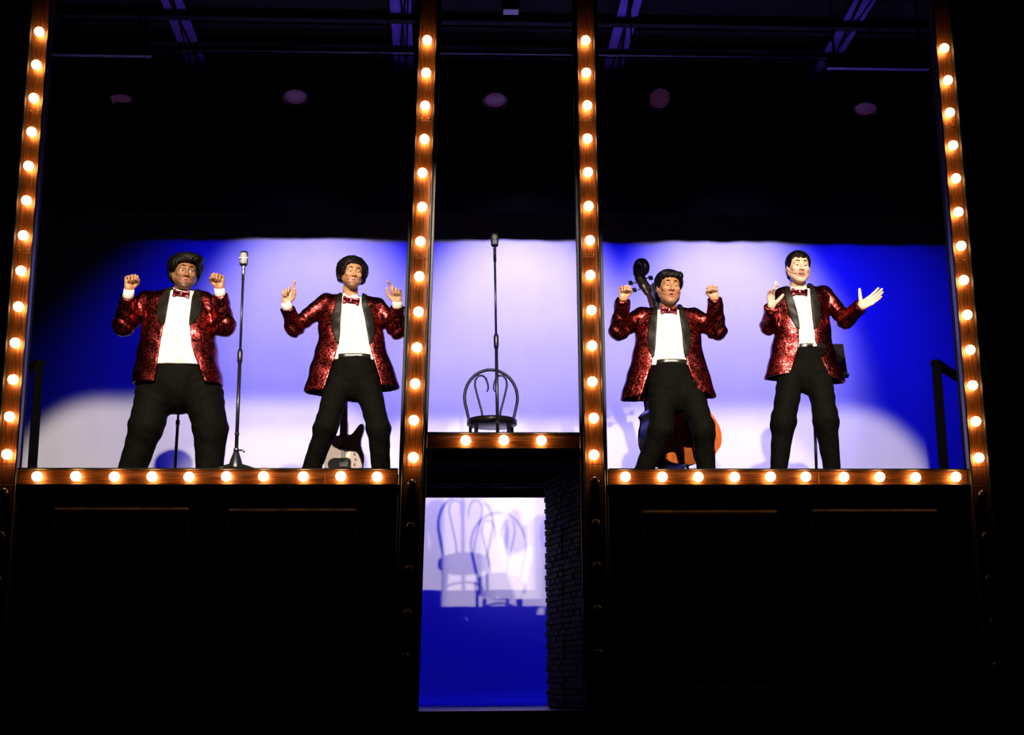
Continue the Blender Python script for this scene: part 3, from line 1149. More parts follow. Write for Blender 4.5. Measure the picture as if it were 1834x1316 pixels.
# ------------------------------------------------------------------ people
def person(sp):
    y0 = sp['y']

    def w(px, py, dy=0.0):
        return at(px, py, y0 + dy)

    base = np.array([*w(sp['foot_x'], 840)[:2], ZS])
    base[1] = y0
    # ---- torso rows: (py, left px, right px, half depth, y offset)
    rows = sorted(sp['torso'], key=lambda r: -r[0])
    zs = np.array([w((r[1] + r[2]) / 2, r[0])[2] for r in rows])
    cx = np.array([(w(r[1], r[0])[0] + w(r[2], r[0])[0]) / 2 for r in rows])
    ax = np.array([(w(r[2], r[0])[0] - w(r[1], r[0])[0]) / 2 for r in rows])
    bd = np.array([r[3] for r in rows])
    cy = np.array([y0 + r[4] for r in rows])

    def loft(P):
        z = P[:, 2]
        a, b, x0, yy = sinterp(z, zs, ax), sinterp(z, zs, bd), sinterp(z, zs, cx), sinterp(z, zs, cy)
        dx, dy = P[:, 0] - x0, P[:, 1] - yy
        r = np.hypot(dx, dy) + 1e-6
        q = ((np.abs(dx) / a) ** 2.3 + (np.abs(dy) / b) ** 2.3) ** (1 / 2.3)
        d = r - r / np.maximum(q, 1e-4)
        return smax(d, z - zs[-1], 0.03)

    SH = [w(*p) for p in sp['shoulder']]
    EL = [w(*p) for p in sp['elbow']]
    WR = [w(*p) for p in sp['wrist']]
    zhem = w(sp['foot_x'], sp['hem'])[2]
    sr = sp.get('sleeve', (0.072, 0.062, 0.050))

    def outer(P):
        d = loft(P)
        bar = rcone(P, SH[0] + (SH[1] - SH[0]) * 0.10 + np.array([0, 0, -.025]), SH[1] + (SH[0] - SH[1]) * 0.10 + np.array([0, 0, -.025]), sr[0] * 0.95, sr[0] * 0.95)
        return smin(d, bar, 0.05)

    op = sorted(sp['opening'], key=lambda r: -r[0])
    ozs = np.array([w(r[1], r[0], -0.1)[2] for r in op])
    oxl = np.array([w(r[1], r[0], -0.1)[0] for r in op])
    oxr = np.array([w(r[2], r[0], -0.1)[0] for r in op])

    def open_d(P):
        z = P[:, 2]
        xl, xr = sinterp(z, ozs, oxl), sinterp(z, ozs, oxr)
        return np.maximum(xl - P[:, 0], P[:, 0] - xr)

    ycen = lambda P: sinterp(P[:, 2], zs, cy)
    seed = sp['seed']
    WE = [EL[i] + (WR[i] - EL[i]) * sp.get('cuff_at', (0.90, 0.90))[i] for i in (0, 1)]

    def sleeves(P):
        d = None
        for i in (0, 1):
            s0 = SH[i] + (SH[1 - i] - SH[i]) * 0.09 + np.array([0, 0, -0.02])
            e = smin(rcone(P, s0, EL[i], sr[0], sr[1]), rcone(P, EL[i], WE[i], sr[1], sr[2]), 0.035)
            ax_ = unit(WE[i] - EL[i])
            e = smax(e, (P - _a(WE[i])) @ _a(ax_), 0.006)
            # creases at the crook of the arm
            t = ((P - _a(EL[i])) @ _a(unit(SH[i] - EL[i])))
            e = e + 0.0045 * np.sin(t * 95 + seed) * np.exp(-(t / 0.12) ** 2)
            d = e if d is None else np.minimum(d, e)
        return d

    def jacket(P):
        J = outer(P) + wob(P, 0.0045, 16, seed)
        sh = np.maximum(J, -(J + 0.013))
        hz = zhem + 0.0 * P[:, 0] - 0.02 * np.sin((P[:, 0] - base[0]) * 6 + seed)
        sh = smax(sh, hz - P[:, 2], 0.006)
        cut = np.maximum(open_d(P), P[:, 1] - (ycen(P) + 0.02))
        sh = smax(sh, -cut, 0.006)
        # neck hole
        nk = rcone(P, NK - np.array([0, 0.0, 0.05]), NK + np.array([0, 0, 0.2]), 0.068, 0.072)
        sh = smax(sh, -nk, 0.006)
        return smin(sh, smax(sleeves(P) + wob(P, 0.002, 30, seed), -(J + 0.013), 0.004), 0.02)

    HC = w(*sp['head'])
    hs = sp.get('head_scale', 1.0)
    Rh = rotmat(*[math.radians(v) for v in sp['head_rot']])
    NK = w(*sp['neck'])

    def to_head(P):
        return ((P - _a(HC)) @ _a(Rh)) / hs

    lo = np.array([min(p[0] for p in SH + EL + WR + [np.array([cx.min() - ax.max(), 0, 0])]) - 0.12, y0 - 0.42, zhem - 0.06])
    hi = np.array([max(p[0] for p in SH + EL + WR + [np.array([cx.max() + ax.max(), 0, 0])]) + 0.12, y0 + 0.36, max(p[2] for p in SH + WE) + 0.14])

    # ---- body: head and hands fine, the rest coarse, one mesh
    HP, KN, AN = [w(*p) for p in sp['hip']], [w(*p) for p in sp['knee']], [w(*p) for p in sp['ankle']]
    lr = sp['leg_r']
    hf = head_fn(*sp['mouth'], sp.get('jaw', 1.0), sp.get('lid', 0.0045))

    def headneck(P):
        H = hf(to_head(P)) * hs
        nb = NK + np.array([0, 0.015, -0.03])
        nt = HC + Rh @ np.array([0, 0.022, -0.055]) * hs
        return smin(H, rcone(P, nb, nt, 0.062 * hs, 0.054 * hs), 0.02)

    ext = np.array([0.15, 0.16, 0.16]) * hs
    hv, hq = surface(headneck, np.minimum(HC - ext, NK - 0.09), np.maximum(HC + ext, NK + 0.09), 0.0033)
    parts = [(hv, hq, head_tone(to_head(hv.astype(f32)), sp['skin'], sp['lip'], sp.get('beard', 0), *sp['mouth']))]
    for i in (0, 1):
        hd = sp['hand'][i]
        fn, l_, h_ = hand_fn(WR[i], hd['d'], hd['n'], hd.get('s', (1, 0, 0) if i == 0 else (-1, 0, 0)), hd['curl'], hd.get('spread', 0.12), hd['thumb'], hd.get('sc', 1.06), WR[i] - EL[i])
        v, q = surface(fn, l_, h_, 0.003)
        c = np.tile(np.asarray(sp.get('palm', sp['skin']), float), (len(v), 1))
        parts.append((v, q, c))

    def inner(P):
        d = smax(outer(P) + 0.045, P[:, 2] - NK[2], 0.02)
        d = smax(d, w(sp['foot_x'], sp['waist'])[2] - 0.02 - P[:, 2], 0.02)
        d = smin(d, rcone(P, (HP[0] + HP[1]) / 2 + np.array([0, 0, 0.16]), (HP[0] + HP[1]) / 2, 0.09, 0.08), 0.04)
        for i in (0, 1):
            d = smin(d, chain(P, [SH[i] + np.array([0, 0, -.03]), EL[i], WR[i]], [0.045, 0.036, 0.024], 0.02), 0.03)
            d = smin(d, chain(P, [HP[i], KN[i], AN[i]], [lr[0] * 0.75, lr[1] * 0.7, 0.035], 0.03), 0.05)
            d = smin(d, rcone(P, AN[i], AN[i] + np.array([0, -0.10, -0.03]), 0.032, 0.026), 0.02)
        return smax(d, ZS + 0.015 - P[:, 2], 0.004)

    bl_ = np.minimum(lo, np.minimum(*AN) - 0.12)
    bl_[1] = y0 - 0.42
    bv, bq = surface(inner, bl_, hi, 0.012)
    parts.append((bv, bq, np.tile(np.asarray(sp['skin'], float), (len(bv), 1))))
    nv, AV, AQ, AC = 0, [], [], []
    for v, q, c in parts:
        AV.append(v); AQ.append(q + nv); AC.append(c); nv += len(v)
    body = link_mesh('person', np.concatenate(AV), np.concatenate(AQ), SKIN, None, True, base)
    body.location = V(base)
    ca = body.data.color_attributes.new('tone', 'FLOAT_COLOR', 'POINT')
    ca.data.foreach_set('color', np.column_stack([np.concatenate(AC), np.ones(nv)]).astype(f32).ravel())
    tag(body, sp['label'], 'person', 'four singers in red brocade jackets')

    # ---- face details
    for s in (-1, 1):
        ec = HC + Rh @ (np.array([s * .031, -.0750, .003]) * hs)
        mb = MB().lathe([(0.0005, -.0138)] + [(.0138 * math.sin(a), -.0138 * math.cos(a)) for a in np.linspace(0.18, math.pi - 0.12, 12)] + [(.0005, .0138)], (0, 0, 0), 16)
        gaze = V(Rh @ np.array([sp.get('gaze', 0.0), -1, sp.get('gaze_up', 0.0)]))
        Rg = gaze.to_track_quat('Z', 'Y').to_matrix()
        mb.v = [tuple(Rg @ Vector(v) * hs + V(ec)) for v in mb.v]
        eo = mb.build('eye', EYEW, body, base)
        eo.data.materials.append(EYED)
        for p in eo.data.polygons:
            if (V(p.center) + V(base) - V(ec)).normalized().dot(gaze) > 0.86:
                p.material_index = 1
        bz = sp.get('brow', 0.030)
        pts = [HC + Rh @ (np.array([s * a, b, c]) * hs) for a, b, c in ((.014, -.0965, bz), (.030, -.0915, bz + .0045), (.044, -.0775, bz + .001))]
        MB().tube(pts, [.0030 * hs, .0034 * hs, .0016 * hs], 7).build('eyebrow', HAIR, body, base)
    mw, mo = sp['mouth']
    tp = [HC + Rh @ (np.array([a, -.0815 + 9 * a * a, -.064 + mo * 0.62]) * hs) for a in np.linspace(-mw * .72, mw * .72, 9)]
    MB().tube(tp, [max(0.0022, mo * 0.42) * hs] * 9, 8).build('teeth', TEETH, body, base)

    hfn = hair_fn(sp['hair'])
    solid('hair', lambda P: hfn(to_head(P)) * hs, HC - 0.19 * hs, HC + 0.19 * hs, 0.0045, HAIR, body, base)
    # headset microphone along the cheek
    s = -1
    bp_ = [(s * .083, .012, .028), (s * .0885, .000, .004), (s * .080, -.022, -.028), (s * .066, -.050, -.048), (s * .044, -.082, -.058)]
    pts = [HC + Rh @ (np.array(p) * hs) for p in bp_]
    hsx = MB().tube(pts, 0.0017, 6).build('headset', HEADSET, body, base)
    MB().tube([pts[-1], pts[-1] + Rh @ np.array([.008, -.003, -.001])], [0.0045, 0.0035], 8).build('headset_capsule', HEADSET, hsx)
    hsx.children[0].data.transform(Matrix.Translation(-V(base)))

    # ---- shirt with its collar
    zw = w(sp['foot_x'], sp['waist'])[2]

    def shirt(P):
        d = outer(P) + 0.020 + wob(P, 0.0055, 24, seed + 3) * np.clip((NK[2] - P[:, 2]) * 4, 0, 1)
        # pleated front
        d = d + 0.0016 * np.sin((P[:, 0] - NK[0]) * 190) * (np.abs(P[:, 0] - NK[0]) < 0.055)
        d = smax(d, P[:, 2] - (NK[2] - 0.008), 0.012)
        d = smax(d, (zw - 0.03) - P[:, 2], 0.006)
        c = np.abs(rcone(P, NK + np.array([0, 0.008, -0.045]), NK + np.array([0, 0.012, 0.035]), 0.069, 0.064)) - 0.004
        c = smax(c, np.abs(P[:, 2] - NK[2] + 0.002 + 0.10 * (NK[1] - P[:, 1])) - 0.030, 0.004)
        c = smax(c, -(np.maximum(np.abs(P[:, 0] - NK[0]) - 0.012 - np.maximum(P[:, 2] - NK[2], 0) * 0.9, P[:, 1] - NK[1])), 0.004)
        return np.minimum(d, c)
    solid('shirt', shirt, np.array([lo[0] + 0.1, y0 - 0.32, zw - 0.08]), np.array([hi[0] - 0.1, y0 + 0.3, NK[2] + 0.08]), 0.0075, SHIRT, body, base)
    # cuffs
    if sp.get('cuffs'):
        for i in (0, 1):
            axd = unit(WR[i] - EL[i])
            a, b = WE[i] - axd * 0.02, WE[i] + axd * sp['cuffs'][i]
            MB().tube([a, (a + b) / 2, b, b + axd * 0.001, b - axd * 0.015], [0.043, 0.041, 0.038, 0.033, 0.031], 18).build('shirt_cuff', SHIRT, body, base)

    # ---- jacket and lapels
    jk = solid('jacket', jacket, lo, hi, 0.0072, BROC, body, base)
    zbt, znk = w(sp['foot_x'], sp['button'])[2], NK[2] + 0.045
    lw = sp.get('lapel', 15) / 262.0

    def lapel(i):
        def f(P):
            z = P[:, 2]
            J = outer(P) + wob(P, 0.0045, 16, seed)
            t = np.clip((z - zbt) / (znk - zbt), 0, 1)
            wd = lw * np.clip(np.sin(np.clip(t * 1.18, 0, 1.0) ** 0.8 * math.pi * 0.82 + 0.10), 0, 1) * 1.05 + 0.004
            xl, xr = sinterp(z, ozs, oxl), sinterp(z, ozs, oxr)
            if i == 0:
                reg = np.maximum(xl - wd - P[:, 0], P[:, 0] - xl - 0.006)
            else:
                reg = np.maximum(xr - 0.006 - P[:, 0], P[:, 0] - xr - wd)
            lay = np.maximum(J - 0.009, -(J + 0.010))
            d = smax(lay, reg, 0.004)
            d = smax(d, P[:, 1] - NK[1] - 0.05, 0.01)
            d = smax(d, zbt - z, 0.004)
            nk = rcone(P, NK - np.array([0, 0.0, 0.05]), NK + np.array([0, 0, 0.2]), 0.066, 0.070)
            return smax(d, -nk, 0.004)
        return f
    xm = (oxl + oxr) / 2
    llo = np.array([oxl.min() - 0.14, y0 - 0.32, zbt - 0.02]); lhi = np.array([oxr.max() + 0.14, y0 + 0.12, znk + 0.1])
    for i in (0, 1):
        lp = solid('lapel', lapel(i), llo, lhi, 0.006, SATIN, body, base)
        lp['label'] = 'black satin shawl lapel'
    # collar behind the neck
    pts = []
    for a in np.linspace(-0.45, math.pi + 0.45, 17):
        pts.append(NK + np.array([0.083 * math.cos(a), 0.016 + 0.074 * math.sin(a), 0.002 + 0.030 * max(0, math.sin(a)) - 0.012]))
    MB().tube(pts, [0.012] + [0.018] * 15 + [0.012], 10).build('collar', SATIN, body, base)
    # button at the closing point
    bpos = w(*sp['button_px'])
    rr = 0.0

    # ---- bow tie
    T = w(*sp['tie'])
    Rt = np.array(Matrix.Rotation(math.radians(sp.get('tie_rot', 0)), 3, 'Y'))
    fy = float(sinterp(np.array([T[2]]), zs, cy)[0] - sinterp(np.array([T[2] - 0.02]), zs, bd)[0]) + 0.004

    def tie(P):
        q = P.copy()
        q = (q - _a([T[0], fy, T[2]])) @ _a(Rt)
        X = np.abs(q[:, 0])
        hgt = 0.012 + 0.30 * np.clip(X - 0.008, 0, 0.05) + 0.002 * np.sin(X * 160)
        d = np.maximum(np.abs(q[:, 2]) - hgt, X - 0.062 - 0.05 * np.abs(q[:, 2]))
        d = smax(d, np.abs(q[:, 1] + 0.010 - X * 0.18 + 0.004 * np.sin(q[:, 2] * 120)) - 0.009, 0.006)
        d = smin(d, rbox(q, (0, -0.013, 0), (0.011, 0.011, 0.014), 0.005), 0.004)
        return d
    solid('bow_tie', tie, np.array([T[0] - 0.09, fy - 0.05, T[2] - 0.06]), np.array([T[0] + 0.09, fy + 0.05, T[2] + 0.06]), 0.0032, TIEM, body, base)

    # ---- trousers, belt, shoes
    hem_cut = [AN[i] + unit(AN[i] - KN[i]) * 0.02 for i in (0, 1)]
    wl, wr_ = w(sp['waist_x'][0], sp['waist']), w(sp['waist_x'][1], sp['waist'])
    wc = (wl + wr_) / 2
    aw = sp.get('waist_a', (wr_[0] - wl[0]) / 2 + 0.03)
    CR_ = w(*sp['crotch'])
    bw = sp.get('waist_b', 0.115)

    def trousers(P):
        d = ell(P, (wc[0], y0 + sp.get('hip_dy', 0.01), (wc[2] + CR_[2]) / 2 + 0.02), (aw * 1.10, bw * 1.12, (wc[2] - CR_[2]) * 0.86))
        wst = rcone(P, (wc[0] - aw + bw, y0, wc[2] - 0.03), (wc[0] + aw - bw, y0, wc[2] - 0.03), bw, bw)
        d = smin(d, wst, 0.05)
        for i in (0, 1):
            L = chain(P, [HP[i], KN[i], hem_cut[i]], lr, 0.05)
            tk = ((P - _a(KN[i])) @ _a(unit(HP[i] - KN[i])))
            L = L + 0.0028 * np.sin(tk * 60 + 9 * P[:, 0] + seed) * np.exp(-((tk - 0.02) / 0.14) ** 2)
            tc_ = ((P - _a(HP[i])) @ _a(unit(KN[i] - HP[i])))
            L = L - 0.0035 * np.exp(-((P[:, 0] - np.interp(P[:, 2], [hem_cut[i][2], KN[i][2], HP[i][2]], [hem_cut[i][0], KN[i][0], HP[i][0]])) / 0.010) ** 2) * (P[:, 1] < y0)
            L = L + 0.005 * np.sin(tc_ * 75 + 30 * np.abs(P[:, 0] - CR_[0]) + seed) * np.exp(-((tc_ - 0.04) / 0.12) ** 2)
            L = smax(L, (P - _a(hem_cut[i])) @ _a(unit(hem_cut[i] - KN[i])), 0.006)
            d = smin(d, L, 0.035)
        d = smax(d, P[:, 2] - (wc[2] + 0.01), 0.006)
        d = smax(d, ZS + 0.012 - P[:, 2], 0.006)
        return d + wob(P, 0.002, 22, seed)
    tl = np.array([min(p[0] for p in HP + KN + AN) - 0.20, y0 - 0.30, min(a[2] for a in AN) - 0.08])
    th = np.array([max(p[0] for p in HP + KN + AN) + 0.20, y0 + 0.32, wc[2] + 0.05])
    solid('trousers', trousers, tl, th, 0.0095, TROUS, body, base)

    def belt(P):
        wst = rcone(P * _a([1, 1, 0]), (wc[0] - aw + bw, y0, 0), (wc[0] + aw - bw, y0, 0), bw + 0.002, bw + 0.002)
        return smax(np.abs(wst) - 0.005, np.abs(P[:, 2] - wc[2] + 0.006) - 0.017, 0.003)
    bo = solid('belt', belt, np.array([wc[0] - aw - 0.08, y0 - 0.2, wc[2] - 0.05]), np.array([wc[0] + aw + 0.08, y0 + 0.2, wc[2] + 0.05]), 0.006, BELT, body, base)
    if sp.get('buckle'):
        MB().box((wc[0] - base[0] + sp['buckle'], y0 - bw - 0.014 - base[1], wc[2] - 0.006 - base[2]), (0.034, 0.008, 0.026), None, 0.003).build('buckle', CHROME, bo)
    for i in (0, 1):
        toe = np.array([(-1 if i == 0 else 1) * sp.get('toe', 0.05), -0.17, 0])
        a = np.array([AN[i][0], AN[i][1], ZS])

        def shoe(P):
            d = ell(P, a + toe * 0.95 + np.array([0, 0, 0.032]), (.046, .085, .036))
            d = smin(d, rcone(P, a + np.array([0, .035, .040]), a + toe * 0.6 + np.array([0, 0, .040]), .040, .040), .03)
            d = smin(d, rcone(P, a + np.array([0, .01, .05]), AN[i] + np.array([0, 0, 0.02]), .042, .038), .02)
            return smax(d, ZS + 0.004 - P[:, 2], .004)
        solid('shoe', shoe, a + np.array([-.17, -.33, -.03]), a + np.array([.17, .15, .22]), 0.0085, SHOE, body, base)
    return body


PEOPLE = [
    dict(label='heavy-set singer, leftmost, red brocade jacket, both fists raised beside his head', seed=1.3, y=0.46, foot_x=312,
         head=(331, 489, -0.06), head_scale=1.10, head_rot=(20, -7, 4), neck=(326, 521, -0.01), jaw=1.06,
         hair='bouffant', skin=(0.235, 0.098, 0.040), palm=(0.36, 0.165, 0.075), lip=(0.30, 0.11, 0.075), beard=0.85, mouth=(.024, .0060), gaze=0.05, brow=.034,
         torso=[(517, 305, 348, .075, .02), (524, 280, 362, .115, .01), (536, 262, 374, .135, .0), (560, 258, 383, .160, -.01), (600, 254, 388, .190, -.03), (650, 244, 394, .205, -.03), (690, 237, 401, .205, -.02), (700, 236, 402, .205, -.02)],
         hem=692, opening=[(505, 306, 352), (530, 304, 347), (560, 301, 345), (600, 296, 345), (640, 290, 352), (660, 287, 360), (695, 280, 372)],
         button=594, button_px=(297, 592, -0.15), lapel=17,
         shoulder=[(255, 534, 0.0), (376, 538, 0.0)], elbow=[(222, 582, -0.04), (402, 583, -0.04)], wrist=[(231, 520, -0.20), (393, 518, -0.20)],
         cuff_at=(0.82, 0.86), cuffs=(0.062, 0.050), sleeve=(0.088, 0.080, 0.058),
         hand=[dict(d=(0.02, -0.10, 1), n=(0.75, -0.70, 0), curl=FIST, thumb=TH_FIST, sc=1.08), dict(d=(0.0, -0.10, 1), n=(-0.50, -0.85, 0), curl=FIST, thumb=TH_FIST, sc=1.08)],
         waist=655, waist_x=(286, 356), waist_a=0.235, waist_b=0.185, hip_dy=0.0,
         tie=(326, 528, -0.1), tie_rot=8, crotch=(320, 722, 0),
         hip=[(283, 690, 0.0), (361, 692, 0.0)], knee=[(262, 762, -0.06), (377, 768, -0.05)], ankle=[(233, 853, 0.04), (375, 854, 0.0)], leg_r=[0.158, 0.120, 0.098]),
    dict(label='singer with rounded hair and goatee, right of the chrome microphone, fingers snapping', seed=2.6, y=0.50, foot_x=627,
         head=(631, 491, -0.05), head_scale=1.0, head_rot=(14, -4, 4), neck=(626, 532, 0.0), jaw=0.94,
         hair='round', skin=(0.42, 0.200, 0.090), palm=(0.52, 0.27, 0.15), lip=(0.44, 0.20, 0.15), beard=0.75, mouth=(.018, .0065), brow=.031, lid=0.001,
         torso=[(527, 607, 648, .070, .02), (534, 590, 662, .100, .01), (545, 578, 677, .115, .0), (570, 571, 685, .125, .0), (605, 570, 688, .125, .0), (650, 557, 702, .135, .01), (690, 546, 716, .15, .02), (705, 542, 720, .155, .02)],
         hem=699, opening=[(515, 612, 650), (540, 611, 649), (570, 609, 655), (605, 607, 661), (625, 604, 664), (650, 597, 671), (680, 587, 680), (705, 578, 686)],
         button=622, button_px=(604, 622, -0.13), lapel=14,
         shoulder=[(574, 537, 0.0), (683, 543, 0.0)], elbow=[(527, 588, -0.03), (712, 592, -0.03)], wrist=[(513, 545, -0.16), (712, 543, -0.16)],
         cuff_at=(0.86, 0.88), cuffs=(0.050, 0.045), sleeve=(0.072, 0.062, 0.054),
         hand=[dict(d=(0.08, -0.05, 1), n=(0.05, -1, 0), curl=SNAP, thumb=TH_SNAP, sc=1.0, spread=0.2), dict(d=(-0.10, -0.05, 1), n=(-0.30, -0.95, 0), curl=POINT, thumb=TH_SNAP, sc=1.04)],
         waist=642, waist_x=(603, 667), waist_b=0.125,
         tie=(629, 539, -0.1), tie_rot=9, crotch=(627, 702, 0),
         hip=[(609, 678, 0.0), (656, 680, 0.0)], knee=[(584, 764, -0.10), (678, 768, -0.08)], ankle=[(552, 857, 0.06), (683, 857, 0.04)], leg_r=[0.105, 0.082, 0.067]),
    dict(label='singer with a smooth helmet of hair, in front of the double bass, both fists raised', seed=4.1, y=0.46, foot_x=1205,
         head=(1198, 516, -0.06), head_scale=1.11, head_rot=(4, -4, 3), neck=(1197, 556, 0.0), jaw=0.98,
         hair='helmet', skin=(0.40, 0.175, 0.080), palm=(0.55, 0.27, 0.15), lip=(0.38, 0.14, 0.09), beard=0.25, mouth=(.026, .0085), brow=.031, lid=0.001,
         torso=[(551, 1178, 1217, .070, .02), (557, 1160, 1232, .100, .01), (568, 1146, 1246, .115, .0), (590, 1139, 1254, .125, .0), (620, 1136, 1257, .125, .0), (660, 1126, 1268, .135, .01), (705, 1114, 1283, .15, .02), (718, 1111, 1287, .155, .02)],
         hem=711, opening=[(538, 1178, 1218), (560, 1176, 1218), (590, 1174, 1222), (630, 1171, 1226), (648, 1168, 1230), (670, 1162, 1236), (700, 1152, 1250), (720, 1146, 1262)],
         button=645, button_px=(1168, 644, -0.13), lapel=14,
         shoulder=[(1139, 562, 0.0), (1252, 564, 0.0)], elbow=[(1108, 592, -0.04), (1284, 592, -0.04)], wrist=[(1116, 536, -0.18), (1280, 535, -0.18)],
         cuff_at=(1.0, 1.0), sleeve=(0.075, 0.070, 0.058),
         hand=[dict(d=(0.06, -0.20, 1), n=(0.25, -0.95, 0), curl=FIST, thumb=TH_FIST, sc=0.98), dict(d=(-0.22, -0.20, 1), n=(-0.25, -0.95, 0), curl=FIST, thumb=TH_FIST, sc=0.98)],
         waist=652, waist_x=(1170, 1229), waist_b=0.125,
         tie=(1198, 556, -0.1), tie_rot=2, crotch=(1208, 722, 0),
         hip=[(1185, 690, 0.0), (1232, 692, 0.0)], knee=[(1184, 768, -0.10), (1259, 768, -0.09)], ankle=[(1147, 857, 0.05), (1266, 857, 0.05)], leg_r=[0.112, 0.085, 0.068]),
    dict(label='singer with short dark fringe, rightmost, smiling with open palms spread', seed=5.2, y=0.46, foot_x=1440,
         head=(1430, 480, -0.05), head_scale=1.05, head_rot=(0, -4, 2), neck=(1430, 518, 0.0), jaw=1.04,
         hair='crop', skin=(0.66, 0.400, 0.270), palm=(0.74, 0.49, 0.36), lip=(0.46, 0.20, 0.15), beard=0.05, mouth=(.030, .0125), brow=.033, lid=0.003,
         torso=[(513, 1411, 1452, .070, .02), (519, 1398, 1466, .100, .01), (530, 1390, 1478, .115, .0), (555, 1386, 1484, .125, .0), (590, 1387, 1487, .125, .0), (630, 1380, 1494, .132, .01), (670, 1372, 1510, .145, .02), (688, 1369, 1515, .15, .02)],
         hem=680, opening=[(502, 1413, 1452), (525, 1416, 1452), (555, 1424, 1454), (590, 1430, 1458), (612, 1430, 1460), (635, 1427, 1466), (660, 1418, 1478), (685, 1404, 1492)],
         button=596, button_px=(1430, 594, -0.13), lapel=15,
         shoulder=[(1395, 526, 0.0), (1482, 522, 0.0)], elbow=[(1377, 584, -0.02), (1514, 573, -0.04)], wrist=[(1382, 550, -0.24), (1541, 549, -0.20)],
         cuff_at=(1.0, 1.02), sleeve=(0.070, 0.062, 0.056),
         hand=[dict(d=(-0.12, -0.35, 0.9), n=(0.35, -0.7, 0.4), s=(1, 0, 0.2), curl=LOOSE, thumb=TH_OPEN, spread=0.32, sc=1.02),
               dict(d=(0.86, -0.12, 0.50), n=(-0.25, -0.85, 0.45), s=(-0.5, 0, 1), curl=OPEN, thumb=TH_OPEN, spread=0.16, sc=1.08)],
         waist=624, waist_x=(1426, 1467), waist_a=0.150, waist_b=0.118, buckle=0.02,
         tie=(1431, 524, -0.1), tie_rot=2, crotch=(1439, 688, 0),
         hip=[(1418, 665, 0.0), (1465, 665, 0.0)], knee=[(1403, 755, -0.07), (1479, 752, -0.10)], ankle=[(1393, 857, 0.03), (1492, 857, 0.04)], leg_r=[0.105, 0.088, 0.058]),
]
for sp in PEOPLE:
    person(sp)


# ------------------------------------------------------------------ microphones and their stands
def microphone(p, face, label):
    """vintage ribbed capsule, p at its foot"""
    e = empty('microphone', p, label, 'microphone', 'vintage microphones on stands')
    hh, a, b = 0.118, 0.031, 0.026

    def cap(P):
        q = P.copy()
        q[:, 2] -= hh / 2 + 0.03
        d = rbox(q, (0, 0, 0), (a, b, hh / 2), 0.022)
        rib = np.abs(np.mod(q[:, 0] + 0.0035, 0.0105) - 0.0035) - 0.0016
        d = np.where((np.abs(q[:, 2]) < hh * 0.36) & (np.abs(q[:, 2]) > 0.006), np.maximum(d, -np.maximum(-(d + 0.005), rib)), d)
        return d
    solid('body', cap, (-.05, -.05, 0.0), (.05, .05, .18), 0.0022, mat('microphone_chrome', (0.09, 0.085, 0.075), 0.3, 1.0) if face else mat('dark_microphone_metal', (0.06, 0.06, 0.07), 0.3, 0.9), e)
    MB().box((0, 0, 0.03 + hh / 2), (2 * a + 0.006, 2 * b + 0.006, 0.008), None, 0.003).build('band', CHROME if face else IRON, e)
    MB().lathe([(0.010, 0.0), (0.013, 0.012), (0.010, 0.026), (0.014, 0.036)], (0, 0, 0), 14).build('swivel', CHROME if face else IRON, e)
    return e


def mic_stand(base, top, label, tripod):
    """telescopic stand; base on the floor, top where the microphone sits"""
    e = empty('microphone_stand', base, label, 'microphone stand', 'microphone stands')
    t = np.asarray(top) - np.asarray(base)
    def pt(f):
        return t * f
    MB().tube([pt(0.10), pt(0.56)], 0.0135, 12).build('lower_tube', BLACKENAMEL, e)
    MB().tube([pt(0.54), pt(1.0)], 0.0092, 12).build('upper_tube', BLACKENAMEL, e)
    MB().tube([pt(0.535), pt(0.55), pt(0.59), pt(0.605)], [0.015, 0.020, 0.020, 0.013], 14).build('clutch', BLACKENAMEL, e)
    MB().tube([pt(0.94), pt(0.995), pt(1.0)], [0.012, 0.012, 0.009], 12).build('thread_collar', CHROME if tripod else IRON, e)
    MB().tube([pt(0.195), pt(0.205)], 0.017, 12).build('ring', BLACKENAMEL, e)
    if tripod:
        MB().lathe([(0.055, 0.035), (0.052, 0.07), (0.040, 0.12), (0.024, 0.165), (0.019, 0.18)], (0, 0, 0), 18).build('hub', BLACKENAMEL, e)
        MB().lathe([(0.020, 0.18), (0.020, 0.20), (0.015, 0.205)], (0, 0, 0), 14).build('hub_collar', CHROME, e)
        MB().tube([(0.02, -0.01, 0.19), (0.055, -0.02, 0.185), (0.06, -0.02, 0.17)], [0.006, 0.008, 0.006], 8).build('clamp_lever', CHROME, e)
        for a in (math.radians(200), math.radians(-25), math.radians(85)):
            d = np.array([math.cos(a), math.sin(a), 0])
            MB().tube([d * 0.03 + [0, 0, 0.075], d * 0.10 + [0, 0, 0.055], d * 0.22 + [0, 0, 0.018], d * 0.25 + [0, 0, 0.012]], [0.020, 0.017, 0.011, 0.012], 10).build('foot', BLACKENAMEL, e)
    else:
        MB().lathe([(0.125, 0.0), (0.128, 0.008), (0.12, 0.020), (0.05, 0.032), (0.022, 0.06), (0.018, 0.20)], (0, 0, 0), 28).build('round_base', BLACKENAMEL, e)
    return e


yb = 0.16
b = at(422, 838, yb); b[2] = ZS
t = at(436, 481, yb)
mic_stand(b, t, 'black microphone stand with splayed cast feet between two singers on the left', True)
microphone(t - np.array([0, 0, 0.012]), True, 'shiny chrome ribbed microphone between two singers on the left')
yb = 0.85
b = at(892, 772, yb); b[2] = ZC + 0.004
t = at(886, 446, yb)
mic_stand(b, t, 'tall black microphone stand in front of the lone chair', False)
microphone(t - np.array([0, 0, 0.012]), False, 'dark ribbed microphone above the lone chair')

